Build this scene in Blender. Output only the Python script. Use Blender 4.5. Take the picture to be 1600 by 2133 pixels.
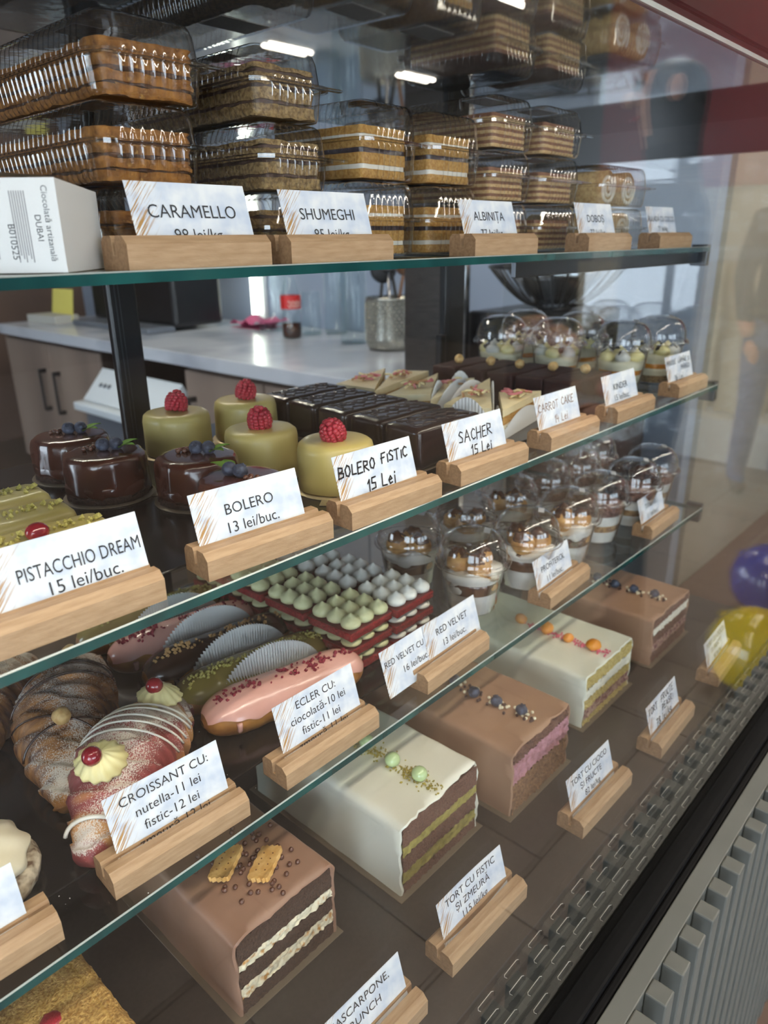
import bpy, bmesh, math, random
from mathutils import Vector, Matrix, noise
# ------------------------------------------------------------------ clear
for o in list(bpy.data.objects): bpy.data.objects.remove(o, do_unlink=True)
SC = bpy.context.scene
COL = SC.collection
random.seed(7)
PI = math.pi
# ------------------------------------------------------------------ camera
CZ = 1.335                      # eye height; x runs along the counter, y into the case
yaw, pitch, roll = [math.radians(a) for a in (47.388, -20.520, -0.703)]
fw = Vector((math.sin(yaw)*math.cos(pitch), math.cos(yaw)*math.cos(pitch), math.sin(pitch)))
r0 = Vector((math.cos(yaw), -math.sin(yaw), 0)); u0 = r0.cross(fw)
rt = math.cos(roll)*r0 + math.sin(roll)*u0; up = rt.cross(fw)
cam = bpy.data.cameras.new('camera'); camo = bpy.data.objects.new('camera', cam); COL.objects.link(camo)
cam.sensor_fit = 'VERTICAL'; cam.sensor_height = 36; cam.lens = 1520.34/2133*36
cam.clip_start = .01; cam.clip_end = 100
cam.dof.use_dof = True; cam.dof.focus_distance = .62; cam.dof.aperture_fstop = 7.0
camo.matrix_world = Matrix(((rt.x, up.x, -fw.x, 0), (rt.y, up.y, -fw.y, 0), (rt.z, up.z, -fw.z, CZ), (0, 0, 0, 1)))
SC.camera = camo
# ------------------------------------------------------------------ world, light, exposure
W = bpy.data.worlds.new('sky'); SC.world = W; W.use_nodes = True
bg = W.node_tree.nodes['Background']; bg.inputs[0].default_value = (.74, .86, 1.0, 1); bg.inputs[1].default_value = 6.0
SC.view_settings.view_transform = 'Standard'; SC.view_settings.look = 'None'
SC.view_settings.gamma = 1; SC.view_settings.use_curve_mapping = False
SC.view_settings.exposure = 0.78
LAMP = 44.0                     # emission of the fluorescent tubes
try:
    SC.cycles.transparent_max_bounces = 28; SC.cycles.max_bounces = 8; SC.cycles.glossy_bounces = 4; SC.cycles.diffuse_bounces = 3
    SC.cycles.sample_clamp_indirect = 6; SC.cycles.caustics_reflective = False; SC.cycles.caustics_refractive = False
except Exception: pass
# ------------------------------------------------------------------ materials
MATS = {}
def L(c):
    return tuple(((v/255)/12.92 if v/255 <= .04045 else ((v/255+.055)/1.055)**2.4) for v in c[:3]) + (1,)
def newmat(name):
    m = bpy.data.materials.new(name); m.use_nodes = True; m.node_tree.nodes.clear(); MATS[name] = m
    out = m.node_tree.nodes.new('ShaderNodeOutputMaterial')
    return m, m.node_tree, out
def nd(t, typ, **kw):
    n = t.nodes.new(typ)
    for k, v in kw.items():
        if k.startswith('i_'): n.inputs[k[2:].replace('_', ' ')].default_value = v
        else: setattr(n, k, v)
    return n
def pm(name, c1, c2=None, scale=60, rough=.5, bump=0, bscale=None, metal=0, coat=0, lo=.35, hi=.65, spec=.5, detail=2, stretch=None, c3=None, sss=0, emit=None):
    """procedural principled material: noise between c1 and c2 (sRGB 0-255), optional bump"""
    m, t, out = newmat(name)
    p = nd(t, 'ShaderNodeBsdfPrincipled'); t.links.new(p.outputs[0], out.inputs[0])
    p.inputs['Roughness'].default_value = rough; p.inputs['Metallic'].default_value = metal
    p.inputs['Coat Weight'].default_value = coat; p.inputs['Coat Roughness'].default_value = .06
    p.inputs['Specular IOR Level'].default_value = spec
    if sss:
        p.inputs['Subsurface Weight'].default_value = sss; p.inputs['Subsurface Scale'].default_value = .004
    if emit:
        p.inputs['Emission Color'].default_value = L(emit[0]); p.inputs['Emission Strength'].default_value = emit[1]
    tc = nd(t, 'ShaderNodeTexCoord'); src = tc.outputs['Object']
    if stretch:
        mp = nd(t, 'ShaderNodeMapping'); mp.inputs['Scale'].default_value = stretch
        t.links.new(src, mp.inputs[0]); src = mp.outputs[0]
    if c2:
        n = nd(t, 'ShaderNodeTexNoise'); n.inputs['Scale'].default_value = scale; n.inputs['Detail'].default_value = detail
        t.links.new(src, n.inputs['Vector'])
        r = nd(t, 'ShaderNodeValToRGB'); e = r.color_ramp.elements
        e[0].position = lo; e[0].color = L(c1); e[1].position = hi; e[1].color = L(c2)
        if c3:
            x = e.new(min(.99, hi+.12)); x.color = L(c3)
        t.links.new(n.outputs['Fac'], r.inputs[0]); t.links.new(r.outputs[0], p.inputs['Base Color'])
    else: p.inputs['Base Color'].default_value = L(c1)
    if bump:
        b = nd(t, 'ShaderNodeTexNoise'); b.inputs['Scale'].default_value = bscale or scale; b.inputs['Detail'].default_value = 2
        t.links.new(src, b.inputs['Vector'])
        bn = nd(t, 'ShaderNodeBump'); bn.inputs['Strength'].default_value = bump; bn.inputs['Distance'].default_value = .002
        t.links.new(b.outputs['Fac'], bn.inputs['Height']); t.links.new(bn.outputs[0], p.inputs['Normal'])
    return m
def clear(name, tint=(1, 1, 1), rough=.0, ior=1.5, bump=0, gain=1.0):
    """thin clear sheet: transparent + Fresnel reflection, the same on both faces"""
    m, t, out = newmat(name)
    g = nd(t, 'ShaderNodeNewGeometry'); mx = nd(t, 'ShaderNodeMix', data_type='FLOAT')
    mx.inputs[2].default_value = ior; mx.inputs[3].default_value = 1/ior
    t.links.new(g.outputs['Backfacing'], mx.inputs[0])
    f = nd(t, 'ShaderNodeFresnel'); t.links.new(mx.outputs[0], f.inputs['IOR'])
    gn = nd(t, 'ShaderNodeMath', operation='MULTIPLY'); gn.inputs[1].default_value = gain; gn.use_clamp = True
    t.links.new(f.outputs[0], gn.inputs[0])
    tr = nd(t, 'ShaderNodeBsdfTransparent'); tr.inputs[0].default_value = (*tint, 1)
    gl = nd(t, 'ShaderNodeBsdfGlossy'); gl.inputs['Roughness'].default_value = rough
    ms = nd(t, 'ShaderNodeMixShader'); t.links.new(gn.outputs[0], ms.inputs[0]); t.links.new(tr.outputs[0], ms.inputs[1]); t.links.new(gl.outputs[0], ms.inputs[2])
    t.links.new(ms.outputs[0], out.inputs[0])
    if bump:
        tc = nd(t, 'ShaderNodeTexCoord'); b = nd(t, 'ShaderNodeTexNoise'); b.inputs['Scale'].default_value = 45
        t.links.new(tc.outputs['Object'], b.inputs['Vector'])
        bn = nd(t, 'ShaderNodeBump'); bn.inputs['Strength'].default_value = bump; bn.inputs['Distance'].default_value = .004
        t.links.new(b.outputs['Fac'], bn.inputs['Height']); t.links.new(bn.outputs[0], gl.inputs['Normal']); t.links.new(bn.outputs[0], f.inputs['Normal'])
    return m
def emitter(name, c, s):
    m, t, out = newmat(name); e = nd(t, 'ShaderNodeEmission'); e.inputs[0].default_value = L(c); e.inputs[1].default_value = s
    t.links.new(e.outputs[0], out.inputs[0]); return m
M = MATS
clear('case_glass', (.975, .985, .98)); clear('shelf_glass', (.93, .97, .95)); clear('pet', (.98, .983, .985), .05, 1.57, .10, 2.3); clear('cup_plastic', (.985, .987, .988), .02, 1.55, .0, 2.2); clear('bottle_glass', (.93, .97, .97))
pm('glass_edge', (18, 62, 62), (32, 88, 84), 6, .1, coat=.5, stretch=(3, 1, 1))
pm('glass_bevel', (176, 182, 176), rough=.25)
pm('deck', (46, 42, 39), (54, 50, 46), 260, .3, lo=.3, hi=.7)
pm('tray_black', (24, 23, 23), (30, 28, 27), 90, .16, spec=.6)
pm('tray_edge', (120, 112, 100), rough=.4)
pm('rail_black', (5, 5, 6), rough=.7, spec=.15)
pm('frame_black', (17, 17, 19), (25, 25, 28), 8, .3)
pm('steel', (186, 188, 190), (160, 163, 166), 20, .22, metal=1, stretch=(1, 1, 14))
pm('mirror_panel', (168, 172, 172), rough=.045, metal=1)
pm('pale_glint', (236, 230, 220), rough=.3)  # light tone for the highlights drawn on the grille slots
pm('bar_metal', (84, 86, 90), rough=.32, metal=1)
pm('slat_grey', (90, 92, 88), (84, 86, 82), 12, .5)
pm('fascia_red', (14, 5, 6), rough=.4, spec=.2)
pm('end_white', (150, 158, 166), (160, 166, 172), 3, .3)
pm('wood', (192, 158, 122), (170, 134, 98), 34, .5, .25, 160, stretch=(1.2, 9, 9), lo=.3, hi=.7)
pm('wood_end', (160, 124, 90), (138, 104, 72), 300, .6)
pm('ink', (38, 40, 46), rough=.6); pm('marker', (22, 22, 28), rough=.5); pm('marker_faded', (150, 120, 104), rough=.6)
pm('carton', (228, 227, 224), (222, 221, 218), 10, .5); pm('carton_inside', (176, 150, 118), rough=.7); pm('print_grey', (150, 148, 148), rough=.6)
pm('sticker', (214, 216, 220), (196, 198, 204), 400, .5)
# food
pm('glaze_choc', (70, 34, 24), (80, 40, 28), 30, .2, .15, 40, coat=.45); pm('biscuit', (70, 46, 36), (48, 32, 26), 420, .9, .8, 500)
pm('glaze_pist', (204, 186, 116), (194, 176, 104), 22, .38, coat=.12); pm('glaze_pist2', (190, 176, 108), (178, 164, 94), 22, .36, coat=.15)
pm('raspberry', (158, 24, 44), (186, 52, 66), 700, .34); pm('blueberry', (44, 50, 68), (86, 96, 118), 240, .6, lo=.4, hi=.75); pm('leaf', (96, 140, 46), (118, 160, 66), 120, .65, spec=.15)
pm('pearl_brown', (88, 50, 36), rough=.25, coat=.5); pm('pearl_white', (236, 226, 196), rough=.4); pm('pearl_dark', (66, 38, 30), rough=.35)
pm('board_gold', (190, 174, 136), rough=.35, metal=.5); pm('board_grey', (120, 108, 92), rough=.4, metal=.3)
pm('sacher', (44, 29, 26), (36, 24, 22), 18, .26, .15, 60, coat=.3); pm('kinder', (62, 35, 29), (50, 27, 23), 60, .6, .5, 160, spec=.25); pm('hazelnut', (222, 186, 124), (190, 148, 88), 200, .5)
pm('cream_yellow', (242, 228, 188), (234, 218, 174), 60, .45, .2, 120); pm('sponge_tan', (196, 154, 84), (158, 112, 56), 420, .9, .8, 420); pm('white_cream', (236, 232, 214), (228, 222, 202), 40, .45, .25, 90)
pm('paper_white', (226, 226, 224), rough=.7); pm('curl_pink', (226, 140, 146), (214, 120, 130), 100, .5); pm('curl_cream', (238, 222, 170), rough=.5); pm('curl_tan', (196, 150, 104), rough=.5)
pm('red_sponge', (140, 30, 32), (112, 20, 24), 320, .85, .9, 420); pm('red_top', (70, 16, 18), (92, 22, 24), 60, .35, .3, 200); pm('kiss_green', (206, 206, 162), (196, 196, 148), 160, .5, .15, 200); pm('kiss_white', (222, 222, 214), (214, 213, 204), 160, .5, .15, 200)
pm('choux', (190, 134, 68), (150, 96, 44), 60, .55, .4, 90); pm('glaze_pink', (234, 180, 168), (226, 170, 158), 24, .27, coat=.35); pm('glaze_green', (136, 120, 58), (150, 134, 70), 24, .24, coat=.4); pm('glaze_dark', (54, 33, 26), (62, 38, 30), 30, .26, coat=.35)
pm('crumb_raspberry', (150, 30, 56), (120, 22, 44), 300, .7); pm('crumb_nut', (214, 176, 118), (190, 146, 86), 300, .7); pm('crumb_pist', (204, 194, 112), (170, 162, 76), 500, .7); pm('crumb_pist2', (176, 150, 60), (136, 130, 50), 600, .8)
pm('cream_soft', (240, 230, 172), (232, 220, 156), 50, .4); pm('cherry', (150, 24, 40), (120, 14, 30), 60, .12, coat=.6)
pm('meringue', (238, 230, 206), (230, 220, 192), 40, .6); pm('powdery', (214, 200, 176), (90, 66, 46), 110, .8, .4, 200)
pm('choc_butter', (160, 124, 104), (150, 114, 94), 16, .4, .35, 40); pm('choc_butter2', (168, 132, 106), (158, 122, 98), 16, .42, .25, 40); pm('white_frost', (232, 230, 216), (226, 223, 206), 18, .38, .3, 46); pm('white_frost2', (230, 230, 214), (224, 223, 204), 18, .38, .25, 46)
pm('sponge_dark', (62, 42, 32), (84, 60, 46), 520, .95, 1.0, 520); pm('cream_chunky', (238, 226, 196), (196, 142, 76), 130, .55, .8, 180, lo=.54, hi=.68); pm('sponge_choc2', (96, 66, 54), (120, 84, 68), 520, .95, 1.0, 520); pm('pist_cream', (168, 154, 84), (140, 126, 62), 120, .6, .6, 200)
pm('sponge_brown', (150, 112, 78), (110, 78, 56), 320, .95, 1.0, 380); pm('berry_mousse', (196, 142, 152), (160, 108, 112), 110, .6, .8, 200); pm('sponge_yellow', (206, 186, 122), (176, 150, 84), 380, .95, .9, 420); pm('berry_jam', (112, 54, 66), (190, 160, 140), 160, .5, .6, 200)
pm('sprinkle_pink', (222, 112, 134), (208, 92, 116), 200, .4); pm('physalis', (224, 148, 50), (210, 128, 34), 60, .35); pm('bean_green', (182, 204, 150), rough=.15, coat=.5); pm('cookie', (236, 192, 122), (216, 164, 88), 140, .7, .3, 260); pm('cookie_hole', (120, 76, 34), rough=.8)
pm('crumb_gold', (222, 180, 106), (176, 130, 64), 420, .95, 1.2, 420)
pm('honey', (176, 118, 52), (132, 84, 36), 130, .8, .8, 240, c3=(200, 150, 80)); pm('honey_dark', (92, 58, 34), (70, 44, 30), 160, .7, .6, 240)
pm('nutsponge', (176, 146, 98), (122, 96, 64), 300, .9, .8, 320); pm('shum_cream', (96, 74, 64), (82, 62, 54), 90, .6)
pm('alb_sponge', (206, 160, 90), (176, 126, 60), 340, .9, .5, 340); pm('alb_cream', (236, 230, 216), rough=.5); pm('plum', (48, 38, 46), (66, 52, 58), 160, .3)
pm('dobos_cream', (150, 104, 78), (132, 88, 64), 120, .7, .3, 200); pm('dobos_sponge', (222, 190, 138), (200, 160, 108), 260, .9, .5, 300); pm('roll_sponge', (206, 174, 120), (176, 140, 92), 200, .85, .5, 240); pm('roll_cream', (232, 224, 204), rough=.6)
pm('mousse', (236, 230, 200), (228, 220, 186), 50, .5); pm('mango', (222, 146, 40), (206, 124, 26), 40, .25, coat=.3); pm('oreo', (40, 32, 32), (60, 50, 48), 120, .7); pm('profit', (206, 156, 86), (176, 122, 58), 70, .55, .3, 120); pm('choc_sauce', (84, 48, 28), (70, 38, 22), 20, .15, coat=.6); pm('whip', (234, 230, 220), (224, 219, 208), 30, .5); pm('tiramisu_dust', (92, 60, 50), (140, 108, 96), 200, .9); pm('ladyfinger', (176, 138, 92), (130, 92, 58), 160, .8)
# place
pm('marble', (196, 204, 216), (166, 174, 188), 2.2, .22, lo=.45, hi=.6); pm('cabinet_wood', (150, 134, 124), (120, 106, 98), 3, .6, stretch=(1, 1, .12), lo=.3, hi=.7); pm('dark_wood', (58, 46, 40), (72, 56, 48), 4, .6)
pm('kitchen_wall', (150, 164, 186), (142, 156, 178), 1.5, .4); pm('wall_brown', (92, 74, 64), (80, 64, 56), 2, .7); pm('kitchen_floor', (70, 58, 50), (80, 68, 58), 4, .4)
pm('appliance_white', (210, 222, 232), rough=.3); pm('appliance_grey', (96, 104, 116), rough=.4); pm('yellow_paper', (214, 208, 110), rough=.8); pm('grey_paper', (170, 172, 168), rough=.8); pm('pink_cloth', (190, 90, 130), rough=.9)
pm('cola', (60, 30, 18), rough=.2); pm('red_label', (190, 40, 40), rough=.4); pm('hammered', (200, 200, 190), (150, 150, 142), 160, .2, .6, 160, metal=1); pm('wire_black', (20, 20, 22), rough=.35); pm('ladle', (150, 152, 156), rough=.2, metal=1); pm('ladle_dark', (40, 42, 46), rough=.5); pm('wood_spoon', (120, 88, 66), rough=.6)
pm('tile', (132, 118, 108), (124, 110, 100), 3, .4, c3=(100, 88, 80), detail=8); pm('grout', (98, 80, 70), rough=.9)
pm('shop_wall', (158, 152, 140), (146, 140, 126), 1.5, .7); pm('front_dark', (46, 44, 44), (54, 52, 50), 2, .7); pm('red_wall', (112, 16, 18), (104, 14, 16), 2, .5); pm('plinth', (190, 190, 184), rough=.5); pm('kraft', (176, 166, 142), (160, 148, 122), 6, .8); pm('white_sheet', (214, 212, 204), rough=.7); pm('ceiling', (128, 128, 130), rough=.9); pm('fixture', (210, 210, 210), rough=.5)
pm('balloon_blue', (24, 60, 160), rough=.12, coat=.6); pm('balloon_yellow', (206, 180, 10), rough=.12, coat=.6)
pm('cloth_dark', (18, 20, 26), (26, 28, 34), 40, .9); pm('denim', (40, 62, 110), (54, 78, 126), 60, .9); pm('skin', (186, 134, 108), rough=.5); pm('hair', (20, 16, 14), rough=.5); pm('shoe', (60, 44, 32), rough=.5)
emitter('tube_light', (255, 243, 224), LAMP)
emitter('led', (255, 240, 220), 28.0)
emitter('reflection_glow', (244, 250, 236), 5.0)  # glow of the strip that stands in for a wall reflection
# card paper: faint blue marbling with a band of golden brush strokes near the left edge
def card_paper():
    m, t, out = newmat('card_paper'); p = nd(t, 'ShaderNodeBsdfPrincipled'); t.links.new(p.outputs[0], out.inputs[0]); p.inputs['Roughness'].default_value = .6
    tc = nd(t, 'ShaderNodeTexCoord')
    n = nd(t, 'ShaderNodeTexNoise'); n.inputs['Scale'].default_value = 55; n.inputs['Detail'].default_value = 6; t.links.new(tc.outputs['Object'], n.inputs['Vector'])
    r = nd(t, 'ShaderNodeValToRGB'); e = r.color_ramp.elements; e[0].position = .35; e[0].color = L((198, 208, 224)); e[1].position = .62; e[1].color = L((234, 236, 238)); t.links.new(n.outputs[0], r.inputs[0])
    mp = nd(t, 'ShaderNodeMapping'); mp.inputs['Rotation'].default_value = (0, math.radians(48), 0); t.links.new(tc.outputs['Object'], mp.inputs[0]); mp2 = nd(t, 'ShaderNodeMapping'); mp2.inputs['Scale'].default_value = (40, 1, 900); t.links.new(mp.outputs[0], mp2.inputs[0]); mp = mp2
    s = nd(t, 'ShaderNodeTexNoise'); s.inputs['Scale'].default_value = 1.0; s.inputs['Detail'].default_value = 3; t.links.new(mp.outputs[0], s.inputs['Vector'])
    sr = nd(t, 'ShaderNodeMapRange'); sr.inputs[1].default_value = .52; sr.inputs[2].default_value = .6; t.links.new(s.outputs[0], sr.inputs[0])
    sx = nd(t, 'ShaderNodeSeparateXYZ'); t.links.new(tc.outputs['Object'], sx.inputs[0])
    ad = nd(t, 'ShaderNodeMath', operation='MULTIPLY_ADD'); ad.inputs[1].default_value = -.35; t.links.new(sx.outputs['Z'], ad.inputs[0]); t.links.new(sx.outputs['X'], ad.inputs[2])
    xr = nd(t, 'ShaderNodeMapRange'); xr.inputs[1].default_value = -.036; xr.inputs[2].default_value = -.050; t.links.new(ad.outputs[0], xr.inputs[0])
    mu = nd(t, 'ShaderNodeMath', operation='MULTIPLY'); t.links.new(sr.outputs[0], mu.inputs[0]); t.links.new(xr.outputs[0], mu.inputs[1])
    mc = nd(t, 'ShaderNodeMix', data_type='RGBA'); t.links.new(mu.outputs[0], mc.inputs[0]); t.links.new(r.outputs[0], mc.inputs[6]); mc.inputs[7].default_value = L((176, 132, 74)); t.links.new(mc.outputs[2], p.inputs['Base Color'])
card_paper()
# croissant crust: baked laminations with icing sugar settled on the faces that look up
def crust(name, c1, c2, c3=None, sugar=.5):
    m, t, out = newmat(name); p = nd(t, 'ShaderNodeBsdfPrincipled'); t.links.new(p.outputs[0], out.inputs[0]); p.inputs['Roughness'].default_value = .5
    tc = nd(t, 'ShaderNodeTexCoord'); mp = nd(t, 'ShaderNodeMapping'); mp.inputs['Scale'].default_value = (3.2, .7, .7); t.links.new(tc.outputs['Object'], mp.inputs[0])
    n = nd(t, 'ShaderNodeTexNoise'); n.inputs['Scale'].default_value = 60; n.inputs['Detail'].default_value = 6; t.links.new(mp.outputs[0], n.inputs['Vector'])
    r = nd(t, 'ShaderNodeValToRGB'); e = r.color_ramp.elements; e[0].position = .36; e[0].color = L(c1); e[1].position = .64; e[1].color = L(c2); t.links.new(n.outputs[0], r.inputs[0])
    base = r.outputs[0]
    if c3:
        n3 = nd(t, 'ShaderNodeTexNoise'); n3.inputs['Scale'].default_value = 9; t.links.new(mp.outputs[0], n3.inputs['Vector'])
        q = nd(t, 'ShaderNodeMapRange'); q.inputs[1].default_value = .56; q.inputs[2].default_value = .62; t.links.new(n3.outputs[0], q.inputs[0])
        mc = nd(t, 'ShaderNodeMix', data_type='RGBA'); t.links.new(q.outputs[0], mc.inputs[0]); t.links.new(base, mc.inputs[6]); mc.inputs[7].default_value = L(c3); base = mc.outputs[2]
    s1 = nd(t, 'ShaderNodeTexNoise'); s1.inputs['Scale'].default_value = 20; t.links.new(tc.outputs['Object'], s1.inputs['Vector'])
    s2 = nd(t, 'ShaderNodeTexNoise'); s2.inputs['Scale'].default_value = 900; s2.inputs['Detail'].default_value = 2; t.links.new(tc.outputs['Object'], s2.inputs['Vector'])
    g = nd(t, 'ShaderNodeNewGeometry'); sx = nd(t, 'ShaderNodeSeparateXYZ'); t.links.new(g.outputs['Normal'], sx.inputs[0])
    a = nd(t, 'ShaderNodeMath', operation='MULTIPLY_ADD'); a.inputs[1].default_value = .45; t.links.new(sx.outputs['Z'], a.inputs[0]); t.links.new(s1.outputs[0], a.inputs[2])
    b = nd(t, 'ShaderNodeMath', operation='MULTIPLY_ADD'); b.inputs[1].default_value = .9; t.links.new(s2.outputs[0], b.inputs[0]); t.links.new(a.outputs[0], b.inputs[2])
    mr = nd(t, 'ShaderNodeMapRange'); mr.inputs[1].default_value = 1.32-sugar*.2; mr.inputs[2].default_value = 1.5-sugar*.2; mr.inputs[4].default_value = .85; t.links.new(b.outputs[0], mr.inputs[0])
    m2 = nd(t, 'ShaderNodeMix', data_type='RGBA'); t.links.new(mr.outputs[0], m2.inputs[0]); t.links.new(base, m2.inputs[6]); m2.inputs[7].default_value = L((226, 218, 208)); t.links.new(m2.outputs[2], p.inputs['Base Color'])
    w = nd(t, 'ShaderNodeBump'); w.inputs['Strength'].default_value = .5; w.inputs['Distance'].default_value = .002; t.links.new(n.outputs[0], w.inputs['Height']); t.links.new(w.outputs[0], p.inputs['Normal'])
crust('crust', (96, 56, 28), (182, 124, 66)); crust('crust_pink', (128, 52, 54), (160, 80, 78), (196, 140, 84), .6)
# ------------------------------------------------------------------ mesh helpers
class MB:
    def __init__(s): s.v = []; s.f = []; s.m = []
    def add(s, vs, fs, mi=0):
        o = len(s.v); s.v += [tuple(p) for p in vs]; s.f += [tuple(i+o for i in q) for q in fs]; s.m += [mi]*len(fs); return s
    def box(s, x0, x1, y0, y1, z0, z1, mi=0):
        return s.add([(x0,y0,z0),(x1,y0,z0),(x1,y1,z0),(x0,y1,z0),(x0,y0,z1),(x1,y0,z1),(x1,y1,z1),(x0,y1,z1)],
                     [(0,3,2,1),(4,5,6,7),(0,1,5,4),(1,2,6,5),(2,3,7,6),(3,0,4,7)], mi)
    def rbox(s, x0, x1, y0, y1, z0, z1, r, seg=2, mi=0, n=0, amp=0, sub=0):
        bm = bmesh.new(); bmesh.ops.create_cube(bm, size=1)
        for v in bm.verts: v.co = Vector(((x0+x1)/2+v.co.x*(x1-x0), (y0+y1)/2+v.co.y*(y1-y0), (z0+z1)/2+v.co.z*(z1-z0)))
        bmesh.ops.bevel(bm, geom=bm.edges[:], offset=r, segments=seg, affect='EDGES', profile=.5)
        if sub: bmesh.ops.subdivide_edges(bm, edges=[e for e in bm.edges if e.calc_length() > .006], cuts=sub, use_grid_fill=True)
        if amp:
            for v in bm.verts:
                d = noise.noise_vector(v.co*n)*amp
                v.co += d
        bm.verts.index_update(); s.add([v.co for v in bm.verts], [[v.index for v in f.verts] for f in bm.faces], mi); bm.free(); return s
    def lathe(s, prof, n=24, c=(0,0,0), mi=0, fn=None, cap0=True, cap1=True):
        o = []
        for (r, z) in prof:
            for k in range(n):
                a = 2*PI*k/n; rr = r
                p = Vector((c[0]+rr*math.cos(a), c[1]+rr*math.sin(a), c[2]+z))
                if fn: p = fn(p, a, r, z)
                o.append(p)
        fs = []
        for j in range(len(prof)-1):
            for k in range(n):
                fs.append((j*n+k, j*n+(k+1)%n, (j+1)*n+(k+1)%n, (j+1)*n+k))
        if cap0 and prof[0][0] > 1e-5: fs.append(tuple(reversed(range(n))))
        if cap1 and prof[-1][0] > 1e-5: fs.append(tuple((len(prof)-1)*n+k for k in range(n)))
        return s.add(o, fs, mi)
    def ball(s, c, r, nu=10, nv=6, mi=0, sc=(1,1,1), rot=None, amp=0, nz=1):
        vs = []; fs = []
        for j in range(1, nv):
            t = PI*j/nv
            for k in range(nu):
                a = 2*PI*k/nu; vs.append(Vector((math.sin(t)*math.cos(a), math.sin(t)*math.sin(a), math.cos(t))))
        vs += [Vector((0,0,1)), Vector((0,0,-1))]
        q = []
        for v in vs:
            e = 1+(amp*noise.noise(v*nz+Vector(c)*40) if amp else 0)
            p = Vector((v.x*sc[0], v.y*sc[1], v.z*sc[2]))*r*e
            if rot: p = rot @ p
            q.append(p+Vector(c))
        for j in range(nv-2):
            for k in range(nu): fs.append((j*nu+k, (j+1)*nu+k, (j+1)*nu+(k+1)%nu, j*nu+(k+1)%nu))
        t = (nv-1)*nu
        for k in range(nu): fs.append((t, k, (k+1)%nu)); fs.append((t+1, (nv-2)*nu+(k+1)%nu, (nv-2)*nu+k))
        return s.add(q, fs, mi)
    def tube(s, pts, rad, n=8, mi=0, cap=True):
        pts = [Vector(p) for p in pts]
        if not hasattr(rad, '__len__'): rad = [rad]*len(pts)
        vs = []; up_ = None
        for i, p in enumerate(pts):
            d = (pts[min(i+1, len(pts)-1)]-pts[max(i-1, 0)]).normalized()
            if up_ is None: up_ = Vector((0,0,1)) if abs(d.z) < .9 else Vector((1,0,0))
            a = d.cross(up_).normalized(); b = a.cross(d); up_ = b
            for k in range(n):
                t = 2*PI*k/n; vs.append(p+(a*math.cos(t)+b*math.sin(t))*rad[i])
        fs = [(j*n+k, j*n+(k+1)%n, (j+1)*n+(k+1)%n, (j+1)*n+k) for j in range(len(pts)-1) for k in range(n)]
        if cap: fs += [tuple(reversed(range(n))), tuple((len(pts)-1)*n+k for k in range(n))]
        return s.add(vs, fs, mi)
    def loops(s, rings, mi=0, cap0=False, cap1=False):
        n = len(rings[0]); vs = [p for r in rings for p in r]
        fs = [(j*n+k, j*n+(k+1)%n, (j+1)*n+(k+1)%n, (j+1)*n+k) for j in range(len(rings)-1) for k in range(n)]
        if cap0: fs.append(tuple(reversed(range(n))))
        if cap1: fs.append(tuple((len(rings)-1)*n+k for k in range(n)))
        return s.add(vs, fs, mi)
    def grid(s, fn, nu, nv, mi=0):
        vs = [fn(i/nu, j/nv) for j in range(nv+1) for i in range(nu+1)]
        return s.add(vs, [(j*(nu+1)+i, j*(nu+1)+i+1, (j+1)*(nu+1)+i+1, (j+1)*(nu+1)+i) for j in range(nv) for i in range(nu)], mi)
    def prism(s, poly, z0, z1, mi=0):
        n = len(poly); vs = [(x, y, z0) for x, y in poly]+[(x, y, z1) for x, y in poly]
        return s.add(vs, [tuple(reversed(range(n))), tuple(range(n, 2*n))]+[(k, (k+1) % n, n+(k+1) % n, n+k) for k in range(n)], mi)
    def mesh(s, name, mats, smooth=True, fix=True):
        me = bpy.data.meshes.new(name); me.from_pydata(s.v, [], s.f)
        for m in mats: me.materials.append(M[m])
        me.polygons.foreach_set('material_index', s.m)
        if fix:
            bm = bmesh.new(); bm.from_mesh(me); bmesh.ops.recalc_face_normals(bm, faces=bm.faces); bm.to_mesh(me); bm.free()
        me.polygons.foreach_set('use_smooth', [smooth]*len(me.polygons)); me.update(); return me
CACHE = {}
def thing(name, label, cat, loc=(0,0,0), rz=0, group=None):
    o = bpy.data.objects.new(name, None); o.empty_display_size = .02; COL.objects.link(o)
    o.location = loc; o.rotation_euler = (0, 0, rz); return tag(o, label, cat, group)
def tag(o, label, cat=None, group=None, kind=None):
    if label: o['label'] = label
    if cat: o['category'] = cat
    if group: o['group'] = group
    if kind: o['kind'] = kind
    return o
def sharp(me, deg=40):
    try: me.set_sharp_from_angle(angle=math.radians(deg))
    except Exception: pass
    return me
def obj(name, mb, mats, parent=None, loc=(0,0,0), rot=(0,0,0), sc=(1,1,1), smooth=True, label=None, kind=None, key=None, ang=None):
    """link one mesh object; with a key the mesh data is shared between alike pieces (mb may then be a function)"""
    if isinstance(mats, str): mats = [mats]
    if key and key in CACHE: me = CACHE[key]
    else:
        b = mb() if callable(mb) else mb
        me = b.mesh(name, mats, smooth)
        if smooth and ang: sharp(me, ang)
        if key: CACHE[key] = me
    o = bpy.data.objects.new(name, me); COL.objects.link(o)
    o.parent = parent; o.location = loc; o.rotation_euler = rot; o.scale = sc
    if label: o['label'] = label
    if kind: o['kind'] = kind
    return o
def struct(name, mb, mats, smooth=False, parent=None):
    o = obj(name, mb, mats, parent, smooth=smooth)
    o['kind'] = 'structure'; return o
def B(*a, **k): return MB().box(*a, **k)
def nz(p, s): return noise.noise(Vector(p)*s)
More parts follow.
